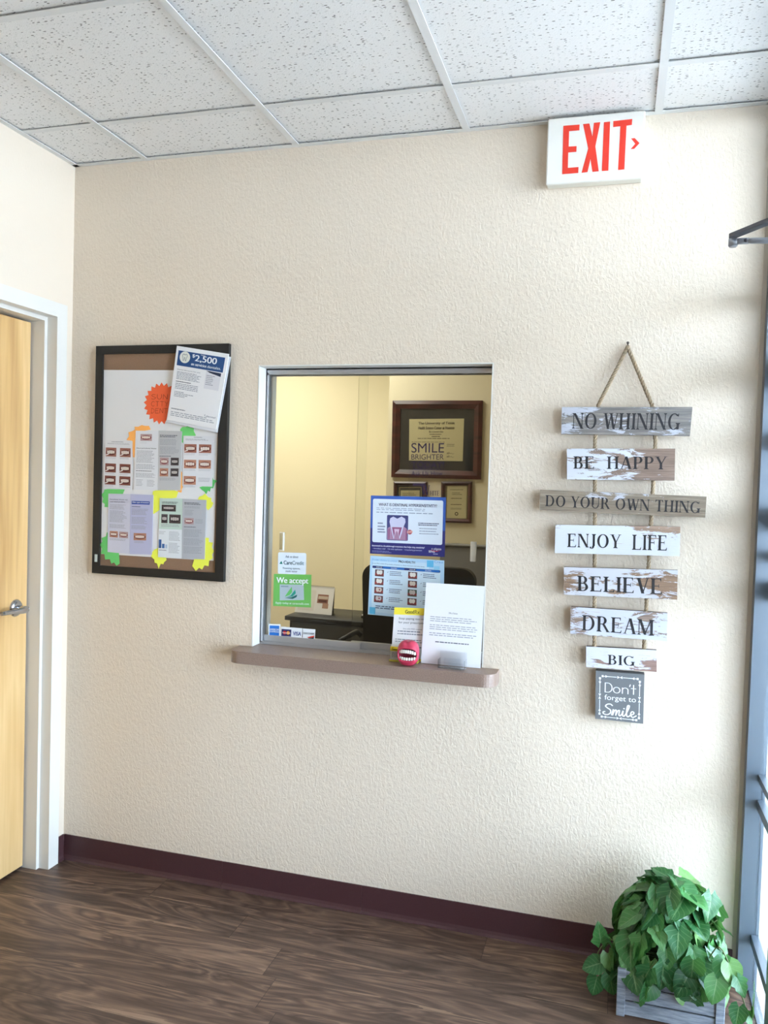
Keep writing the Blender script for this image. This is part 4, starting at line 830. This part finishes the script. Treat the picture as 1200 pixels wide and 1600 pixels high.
def b2l(s): s.photo(.22, .055, .72, .17, 4); s.lines(.2, .19, .6, .22, 2, gp, .4); s.bold('About periodontal disease', .06, .285, .92, .31, ink(80, 82, 92)); s.lines(.08, .34, .85, .55, 9, tk, .35); s.lines(.08, .57, .9, .66, 4, tk, .35); s.lines(.08, .675, .8, .69, 1, ink(80, 82, 92), .7); s.lines(.08, .72, .9, .80, 4, tk, .35); s.lines(.1, .83, .4, .95, 5, tk, .3); s.lines(.55, .83, .9, .95, 5, tk, .3)
def b2r(s): s.lines(.06, .07, .82, .12, 2, ink(86, 88, 98), .5); s.lines(.06, .14, .9, .25, 5, tk, .35); s.lines(.06, .27, .9, .40, 6, tk, .35); s.lines(.06, .42, .6, .44, 1, ink(86, 88, 98), .6); s.photo(.08, .45, .46, .58, 4); s.photo(.55, .45, .9, .58, 3); s.photo(.08, .63, .45, .765, 2); s.photo(.55, .63, .9, .765, 3); s.lines(.08, .79, .9, .84, 3, tk, .4)
brochure('open white and grey two panel brochure in the middle of the board', [[(0.3006,1.6999),(0.3984,1.7000),(0.4004,1.4762),(0.2958,1.4770)], [(0.3990,1.7011),(0.4974,1.7002),(0.4962,1.4792),(0.4009,1.4767)]], [flat((226, 228, 234), .6), flat((190, 191, 194), .6)], [b2l, b2r])
s = Sheet([(0.5034,1.6834),(0.6278,1.6831),(0.6272,1.4972),(0.5041,1.4959)], y3, .0008, flat((226, 227, 232), .7)); s.lines(.35, .02, .7, .04, 1, tk, .6, 1); s.lines(.08, .06, .9, .10, 2, ink(160, 162, 170), .4)
for a in (.04, .53):
    for t0 in (.165, .475, .80):
        if a > .3 and t0 > .6: s.lines(a, t0+.03, a+.4, t0+.12, 4, ink(160, 162, 172), .35); continue
        s.photo(a, t0, a+.41, t0+.17, 2 if t0 > .2 else 0); s.lines(a, t0+.185, a+.41, t0+.23, 2, ink(170, 172, 180), .3)
s.build('leaflet', label='white leaflet with five brown mouth photos at the right of the board', cat='leaflet', group=LF_)
def b4l(s): s.bold('Periodontal disease may', .08, .085, .88, .11, ink(84, 86, 116)); s.bold('cause these problems', .08, .125, .76, .15, ink(84, 86, 116)); s.lines(.08, .18, .85, .27, 5, tk, .35); s.lines(.08, .29, .85, .49, 9, tk, .35); s.lines(.08, .52, .85, .59, 4, tk, .35); s.photo(.09, .635, .46, .74, 2); s.photo(.52, .635, .92, .74, 4); s.lines(.1, .76, .9, .80, 2, tk, .35)
def b4r(s): s.rect(.05, .11, .85, .165, ink(54, 80, 160)); s.bold('Other types of treatment', .08, .12, .82, .15, white, 2); s.lines(.06, .20, .55, .22, 1, ink(90, 90, 120), .6); s.lines(.06, .24, .8, .35, 5, tk, .35); s.lines(.06, .38, .8, .50, 6, tk, .35); s.lines(.06, .52, .8, .59, 4, tk, .35); s.photo(.17, .645, .73, .765, 2); s.lines(.2, .78, .7, .82, 2, tk, .35)
brochure('open lavender two panel brochure at the lower left of the board', [[(0.1862,1.4571),(0.2841,1.4583),(0.2841,1.2293),(0.1870,1.2319)], [(0.2847,1.4583),(0.3825,1.4585),(0.3810,1.2320),(0.2852,1.2289)]], [flat((204, 205, 222), .6), flat((184, 186, 216), .6)], [b4l, b4r])
def b5l(s):
    s.poly([(0, .52), (1, .52), (1, 1), (0, 1)], ink(224, 229, 234), .5); s.lines(.1, .06, .85, .10, 2, ink(80, 90, 96), .5); s.photo(.1, .11, .72, .22, 3); s.photo(.1, .27, .37, .42, 3); s.photo(.44, .27, .93, .42, 3); s.lines(.1, .44, .9, .49, 2, tk, .35)
    for a0, a1, b0, c in ((.02, .13, .70, ink(42, 80, 134)), (.16, .27, .77, ink(60, 104, 160)), (.30, .38, .78, ink(170, 190, 214))): s.rect(a0, b0, a1, .845, c)
    s.lines(.02, .56, .3, .62, 3, tk, .3); s.lines(.45, .56, .92, .72, 7, tk, .35); s.lines(.45, .75, .92, .93, 8, tk, .35); s.lines(.03, .87, .4, .90, 1, tk, .5)
def b5r(s): s.lines(.08, .055, .9, .10, 2, ink(84, 86, 94), .5); s.lines(.08, .12, .9, .16, 2, tk, .4); s.lines(.1, .18, .5, .28, 5, tk, .35); s.photo(.09, .315, .49, .42, 4); s.lines(.55, .33, .9, .41, 4, tk, .35); s.lines(.08, .46, .6, .475, 1, ink(84, 86, 94), .7); s.lines(.08, .51, .9, .64, 6, tk, .35); s.lines(.08, .66, .9, .78, 6, tk, .35); s.lines(.08, .80, .9, .92, 5, tk, .35)
brochure('open green and grey two panel brochure at the lower right of the board', [[(0.4096,1.4478),(0.5059,1.4486),(0.5075,1.2247),(0.4075,1.2243)], [(0.5064,1.4481),(0.6050,1.4471),(0.6035,1.2265),(0.5081,1.2242)]], [flat((192, 212, 202), .6), flat((180, 183, 190), .6)], [b5l, b5r])

# ================================================================== HANGING WOODEN SIGN
hs = thing('hanging_sign', 'seven weathered wooden word boards hung on two ropes from a nail', 'sign', (2.08, -.02, .95))
M_ink = flat((26, 24, 28), .6, name='black_stencil_paint'); M_rope = flat((146, 128, 104), .9, name='tan_hemp_rope')
YF = -.042
specs = [('NO WHINING', [(1.8842,1.7921),(2.2798,1.7935),(2.2760,1.7046),(1.8854,1.7056)], (.085, .22, .92, .80), (122, 117, 114), (154, 147, 136), (186, 188, 198), .15, (-.15, 0, 0)),
         ('BE HAPPY', [(1.9054,1.6585),(2.2346,1.6643),(2.2367,1.5647),(1.9091,1.5596)], (.06, .25, .93, .65), (130, 110, 98), (156, 136, 122), (206, 208, 216), .25, (-.40, 0, 0)),
         ('DO YOUR OWN THING', [(1.8248,1.5238),(2.3319,1.5180),(2.3309,1.4527),(1.8252,1.4571)], (.035, .25, .97, .80), (132, 118, 102), (160, 148, 130), (190, 190, 198), -.05, (0, 0, 0)),
         ('ENJOY LIFE', [(1.8781,1.4113),(2.2595,1.4218),(2.2613,1.3299),(1.8794,1.3197)], (.10, .30, .90, .82), (156, 130, 112), (176, 152, 134), (216, 219, 228), .85, (-.2, -1.5, .42)),
         ('BELIEVE', [(1.9096,1.2756),(2.2575,1.2856),(2.2593,1.1934),(1.9129,1.1862)], (.12, .30, .87, .84), (136, 110, 90), (164, 136, 108), (204, 204, 212), .50, (-.1, 0, 0)),
         ('DREAM', [(1.9367,1.1483),(2.2327,1.1492),(2.2344,1.0605),(1.9379,1.0609)], (.12, .28, .87, .84), (136, 116, 104), (162, 142, 128), (198, 200, 212), .45, (0, 0, 0)),
         ('BIG', [(1.9897,1.0235),(2.2051,1.0296),(2.2078,0.9608),(1.9922,0.9572)], (.31, .34, .70, .80), (140, 112, 102), (162, 134, 122), (206, 206, 216), .60, (0, 2.5, .04))]
for i, (word, q, box_, w1c, w2c, pc, cov, bs) in enumerate(specs):
    mt_ = mk_board('weathered_wood_paint', w1c, w2c, pc, cov, i*1.37+.6, bs)
    s = Sheet(q, YF+.018, .018, mt_, flat((88, 72, 62), .85, name='raw_wood_edge'))
    tr = {'BE HAPPY': 'BE  HAPPY', 'ENJOY LIFE': 'ENJOY  LIFE'}.get(word, word)
    bd = s.build('board', hs, label='weathered board lettered ' + word.title())
    words, ext = serif_words(tr, .05)
    for g in words: s2 = Sheet(q, YF+.018, .018); s2.glyphs(g, *box_, M_ink, 1, True, ext); s2.build('lettering', bd, label='black serif lettering')
def rope(pts, name):
    P_ = [Vector(p) for p in pts]; m = MB(); pitch = .034; path = []; step = .0042
    for a, b in zip(P_[:-1], P_[1:]):
        n = max(1, int((b-a).length/step)); path += [a+(b-a)*k/n for k in range(n)]
    path.append(P_[-1])
    for st in range(3):
        pts_ = []; d = 0; 
        for k, p in enumerate(path):
            t = (path[min(k+1, len(path)-1)]-path[max(k-1, 0)]).normalized(); a = t.cross(Vector((0, 1, 0))).normalized(); b = t.cross(a)
            if k: d += (p-path[k-1]).length
            an = 2*PI*(d/pitch+st/3); pts_.append(p+(a*math.cos(an)+b*math.sin(an))*.0034)
        m.tube(pts_, .0037, M_rope, 6)
    m.build(name, hs)
rq = [(2.0807,1.9876),(1.9974,1.7988),(2.1618,1.7993),(1.9918,1.6837),(2.1759,1.6865),(2.0153,1.0175),(2.1674,1.0263)]
rope([(rq[0][0]+.002, -.015, rq[0][1]+.002), (rq[1][0], -.033, rq[1][1]), (rq[3][0], -.033, rq[3][1]), (rq[5][0], -.033, rq[5][1])], 'rope')
rope([(rq[0][0]-.002, -.015, rq[0][1]+.002), (rq[2][0], -.033, rq[2][1]), (rq[4][0], -.033, rq[4][1]), (rq[6][0], -.033, rq[6][1])], 'rope')
m = MB(); m.tube([(rq[0][0], -.0005, rq[0][1]+.007), (rq[0][0], -.024, rq[0][1]+.010)], .0022, flat((84, 76, 70), .4, .8), 8); m.lathe([(0, 0), (.0045, 0), (.0045, .0015), (0, .0015)], (rq[0][0], -.024, rq[0][1]+.010), (0, -1, 0), flat((84, 76, 70), .4, .8), 12); m.build('nail', hs)

# small grey block sign
q = [(2.0225,0.9467),(2.1719,0.9484),(2.1742,0.7909),(2.0265,0.7911)]
s = Sheet(q, -.001, .037, flat((104, 106, 108), .75, name='grey_painted_block'), flat((92, 94, 96), .75))
wt = ink(236, 238, 238)
def U(*ls, w=.06): return strokes(ls, w)
Dn = [[(.0, 0), (.0, 1), (.16, 1)]+arc(.16, .5, .26, .5, 90, -90, 14)+[(0, 0)], arc(.70, .31, .2, .31, 0, 360, 20), [(1.05, 0), (1.05, .62)], arc(1.22, .40, .17, .22, 180, 0, 10)+[(1.39, 0)], [(1.52, 1.02), (1.48, .80)], [(1.72, 1), (1.72, 0)], [(1.58, .62), (1.86, .62)]]
s.glyphs(strokes(Dn, .062), .19, .225, .84, .43, wt, 1); s.text('forget to', .19, .475, .84, .615, wt, 1)
Sm = [spline([(.62, .88), (.50, 1.0), (.30, .96), (.20, .78), (.34, .62), (.50, .48), (.50, .22), (.30, .04), (.08, .10), (.06, .26), (.16, .30)]),
      spline([(.58, .05), (.66, .45), (.68, .52), (.64, .05)]), spline([(.65, .10), (.76, .46), (.86, .50), (.84, .05)]), spline([(.84, .10), (.96, .46), (1.06, .50), (1.03, .14), (1.10, .05), (1.22, .22)]),
      spline([(1.22, .22), (1.28, .50), (1.26, .14), (1.34, .05), (1.46, .25)]), [(1.33, .70), (1.35, .74)], spline([(1.46, .25), (1.62, .75), (1.66, 1.0), (1.56, .98), (1.50, .5), (1.52, .12), (1.60, .04), (1.74, .2)]),
      spline([(1.74, .2), (1.92, .32), (1.94, .46), (1.84, .52), (1.76, .34), (1.80, .10), (1.92, .04), (2.10, .2)])]
s.glyphs(strokes(Sm, .085), .15, .645, .87, .90, wt, 1)
bo = .09
for (a0, b0), (a1, b1) in (((bo, .10), (1-bo, .10)), ((1-bo, .10), (1-bo, .94)), ((1-bo, .94), (bo, .94)), ((bo, .94), (bo, .10))):
    a, b = Vector((a0, b0)), Vector((a1, b1)); d = (b-a).normalized(); n = Vector((-d.y, d.x)); L = (b-a).length
    def qd(p0, p1, w): s.poly([tuple(p0-n*w), tuple(p1-n*w), tuple(p1+n*w), tuple(p0+n*w)], wt, 1)
    for u0, u1 in ((.06, .42), (.58, .94)): qd(a+d*L*u0, a+d*L*u1, .007)
    for u0, dr in ((.46, 1), (.54, -1), (.16, 1), (.84, -1)): p = a+d*L*u0; s.poly([tuple(p+d*.035*dr), tuple(p-d*.02*dr+n*.028), tuple(p-d*.02*dr-n*.028)], wt, 1.3)
    for u0 in (.06, .94): qd(a+d*L*(u0-.02)-n*0, a+d*L*(u0+.03), .022)
s.build('block_sign', label='small square grey block sign reading Dont forget to Smile below the boards', cat='sign')

# ================================================================== IVY IN A GREY CRATE
pv = thing('potted_ivy', 'bushy green artificial ivy in a grey slatted wooden crate on floor', 'plant', (2.268, -.20, 0))
M_crate = NT('grey_weathered_crate'); g_ = M_crate.noise(M_crate.coord((14, 14, 120)), 1, 5, .65); M_crate.base(M_crate.ramp(g_, [(.25, rgb((92, 98, 108))), (.5, rgb((134, 140, 150))), (.75, rgb((170, 176, 184)))])); M_crate.b.inputs['Roughness'].default_value = .85; M_crate.bump(g_, .4, .001); M_crate = M_crate.m
x0, x1, y0, y1_, zt = 2.122, 2.415, -.302, -.105, .137
for k in range(3):
    z0 = .004+k*.0445
    m = MB(); m.bbox((x0+.012, y0+.004, z0), (x1-.012, y0+.012, z0+.0395), M_crate, .0012, 1, False); m.build('plank', pv)
    m = MB(); m.bbox((x0+.012, y1_-.012, z0), (x1-.012, y1_-.004, z0+.0395), M_crate, .0012, 1, False); m.build('plank', pv)
    for xa in (x0+.004, x1-.012): m = MB(); m.bbox((xa, y0+.012, z0), (xa+.008, y1_-.012, z0+.0395), M_crate, .0012, 1, False); m.build('plank', pv)
for xa in (x0, x1-.024):
    for ya in (y0, y1_-.014): m = MB(); m.bbox((xa, ya, 0), (xa+.024, ya+.014, zt), M_crate, .0012, 1, False); m.build('corner_post', pv)
m = MB(); m.box((x0+.014, y0+.013, .002), (x1-.014, y0+.016, .12), flat((30, 30, 34), .9)); m.box((x0+.012, y0+.016, .03), (x1-.012, y1_-.012, .115), flat((60, 66, 50), .95)); m.build('moss_and_gap_shade', pv)  # dark front sheet stands for shade in the plank gaps, moss behind it
def mk_leaf():
    x = NT('ivy_leaf'); uv = x.n('UVMap', uv_map='UVMap'); sp = x.n('SeparateXYZ'); x.l(uv.outputs[0], sp.inputs[0])
    fu = x.math('FRACT', sp.outputs[0]); idx = x.math('FLOOR', sp.outputs[0]); au = x.math('ABSOLUTE', x.math('SUBTRACT', x.math('MULTIPLY', fu, 2.0), 1.0)); v = sp.outputs[1]
    mid = x.math('LESS_THAN', au, .055)
    side = x.math('LESS_THAN', x.math('FRACT', x.math('MULTIPLY', x.math('SUBTRACT', v, x.math('MULTIPLY', au, .38)), 5.5)), .13)
    vein = x.math('MAXIMUM', mid, x.math('MULTIPLY', side, .6))
    wn = x.n('TexWhiteNoise', noise_dimensions='1D'); x.l(idx, wn.inputs['W'])
    base = x.ramp(wn.outputs['Value'], [(0, rgb((32, 82, 44))), (.45, rgb((50, 112, 60))), (.75, rgb((76, 138, 72))), (1, rgb((128, 168, 98)))])
    nz = x.noise(x.coord(), 60, 3); base = x.mix(x.math('MULTIPLY', nz, .35), base, rgb((24, 60, 36)))
    x.base(x.mix(x.math('MULTIPLY', vein, .45), base, rgb((150, 184, 128)))); x.b.inputs['Roughness'].default_value = .34
    x.bump(x.math('SUBTRACT', 0, vein), .35, .001)
    tr = x.n('BsdfTranslucent'); tr.inputs[0].default_value = (.10, .25, .05, 1); ms = x.n('MixShader'); ms.inputs[0].default_value = .22; x.l(x.b.outputs[0], ms.inputs[1]); x.l(tr.outputs[0], ms.inputs[2]); x.l(ms.outputs[0], x.out.inputs[0])
    return x.m
M_leaf = mk_leaf(); M_stem = flat((96, 110, 62), .6, name='ivy_stem'); leaf_id = [0]
def leaf(m, pos, tipdir, nrm, L, kind):
    if m.uv is None: m.uv = [(0, 0)]*len(m.v)
    t = tipdir.normalized(); n = (nrm-t*nrm.dot(t)).normalized(); r = t.cross(n); NUa, NVa = 8, 9; vs = []; uv = []; leaf_id[0] += 1; k = leaf_id[0]
    fold = random.uniform(.10, .30); droop = random.uniform(.05, .30); tw = random.uniform(-.12, .12); ser = random.uniform(.0, .05)
    for j in range(NVa+1):
        v = j/NVa
        if kind == 0: w = .50*(math.sin(PI*min(1, v**.66))**.72)*(1-.12*v)
        elif kind == 1: w = (.30*math.sin(PI*min(1, v**.7))**.8+.17*math.exp(-((v-.30)/.11)**2)+.06*math.exp(-((v-.6)/.10)**2))
        else: w = .30*math.sin(PI*min(1, v**.75))**.9
        w *= 1+ser*(1 if j % 2 else -1)
        if j == NVa: w = .004
        if j == 0: w = .16 if kind == 0 else .12
        for i in range(NUa+1):
            u = i/NUa*2-1
            y = v-.17*(abs(u)**1.4)*(1-v)**2*(1.3 if kind < 2 else .4); z = fold*abs(u)*w*1.3-droop*v*v+tw*u*w+.015*math.sin(9*v+3*abs(u))
            p = pos+(t*y+r*(u*w)+n*z)*L; p.x = min(p.x, 2.474); p.y = min(p.y, -.020); p.z = max(p.z, .004); vs.append(p); uv.append((k+.001+.998*(u+1)/2, v))
    q = NUa+1; m.add(vs, [(j*q+i, j*q+i+1, (j+1)*q+i+1, (j+1)*q+i) for j in range(NVa) for i in range(NUa)], M_leaf, True); m.uv += uv
def stem(m, pts, r=.0016):
    if m.uv is None: m.uv = [(0, 0)]*len(m.v)
    n0 = len(m.v); m.tube(pts, r, M_stem, 6); m.uv += [(0, 0)]*(len(m.v)-n0)
rn = random.Random(11); random.seed(5)
fo = MB(); cD = Vector((2.272, -.190, .145)); RD = Vector((.168, .135, .232))
def shell(N, f0_, f1_, L0_, L1_):
    for i in range(N):
        while True:
            d = Vector((rn.gauss(0, 1), rn.gauss(0, 1), rn.gauss(.25, 1))).normalized()
            if d.z > -.32: break
        f = rn.uniform(f0_, f1_); p = cD+Vector((d.x*RD.x, d.y*RD.y, d.z*RD.z))*f
        if p.y > -.055: p.y = -.055
        out = Vector((d.x/RD.x, d.y/RD.y, d.z/RD.z*1.0)).normalized(); dn = Vector((0, 0, -1)); tip = (dn-out*dn.dot(out))
        tip = (tip.normalized() if tip.length > .05 else Vector((rn.uniform(-1, 1), rn.uniform(-1, 1), 0)))+out*rn.uniform(-.05, .55)+Vector((rn.uniform(-.7, .7), rn.uniform(-.7, .7), rn.uniform(-.2, .3)))
        nr = out*1.0+Vector((rn.uniform(-.45, .45), rn.uniform(-.45, .45), .35+rn.uniform(-.3, .4)))
        L = rn.uniform(L0_, L1_); st = p-tip.normalized()*L*.35; leaf(fo, st, tip, nr, L, rn.choice((0, 0, 0, 1, 1, 2)))
        if i % 2 == 0: stem(fo, [cD+(p-cD)*.25, cD+(p-cD)*.6+Vector((0, 0, .01)), st])
shell(120, .88, 1.05, .058, .090); shell(80, .62, .85, .06, .085)
for i in range(26):
    a = rn.uniform(-PI*.95, -PI*.05); p = Vector((2.268+.145*math.cos(a), -.20+.095*math.sin(a), rn.uniform(.150, .225))); o_ = Vector((math.cos(a)*.7, math.sin(a), .5)); leaf(fo, p, Vector((math.cos(a)*.4+rn.uniform(-.4, .4), -.45, -1)), o_, rn.uniform(.05, .072), rn.choice((0, 0, 1)))
fo.build('foliage', pv)
def vine(label, pts, leaves):
    m = MB(); m.uv = []; stem(m, spline(pts, 5), .0018)
    for p, tip, nr, L, kd in leaves: leaf(m, Vector(p), Vector(tip), Vector(nr), L, kd)
    m.build('trailing_vine', pv, label=label)
(xa, za), (xb, zb_), (xc, zc) = [(2.1575,0.1640),(2.0836,0.1599),(2.0550,0.0754)]
vine('vine trailing over the left side of the crate', [(2.18, -.2, .15), (xa, -.21, .16), (xb, -.22, zb_+.0), (xc, -.23, zc+.02), (xc+.01, -.23, zc-.02)],
     [((xb-.012, -.225, zb_+.005), (-.15, -.1, 1), (.2, -1, .2), .068, 1), ((xb+.01, -.24, zb_-.015), (.5, -.2, -1), (.1, -1, .5), .062, 0), ((xc+.02, -.24, zc+.035), (-1, -.2, -.35), (0, -.8, .8), .06, 0), ((xc+.01, -.25, zc-.002), (-.2, -.2, -1), (0, -1, .3), .058, 0),
      ((xb+.03, -.22, zb_-.03), (.9, -.3, -.8), (.1, -1, .4), .06, 0), ((xc+.045, -.25, zc+.01), (.3, -.2, -1), (.2, -1, .2), .06, 0), ((xa, -.23, za-.005), (.3, -.5, -1), (0, -1, .6), .066, 1), ((xb+.05, -.255, zb_-.045), (-.3, -.3, -1), (0, -1, .4), .055, 0)])
(xa, za), (xb, zb_), (xc, zc), (xd, zd) = [(2.3880,0.2486),(2.4311,0.1944),(2.4581,0.1285),(2.4967,0.1633)]
vine('vine trailing over the right front corner of the crate', [(2.36, -.25, .15), (xa, -.33, za+.02), (xb, -.36, zb_), (xc, -.36, zc), (xc+.006, -.37, max(.02, zc-.05))],
     [((xa+.01, -.34, za-.01), (.2, -.6, -1), (.2, -1, .7), .070, 0), ((xb-.05, -.37, zb_+.005), (-.2, -.5, -1), (.1, -1, .5), .066, 0), ((xb+.0, -.37, zb_+.02), (.5, -.3, -1), (.2, -1, .5), .055, 1), ((xc-.02, -.38, zc+.012), (-.2, -.5, -1), (0, -1, .6), .052, 0), ((xc+.01, -.37, zc), (.5, -.3, -.9), (.1, -1, .4), .05, 0),
      ((xd-.012, -.37, zd+.05), (.1, -.3, -1), (.5, -1, .3), .066, 2), ((xd-.005, -.37, zd), (.35, -.2, -1), (.5, -1, .4), .055, 0), ((xb-.02, -.36, zb_+.05), (.4, -.4, -1), (.3, -1, .5), .062, 0)])

for o in bpy.data.objects:
    if '_o' in o: del o['_o']
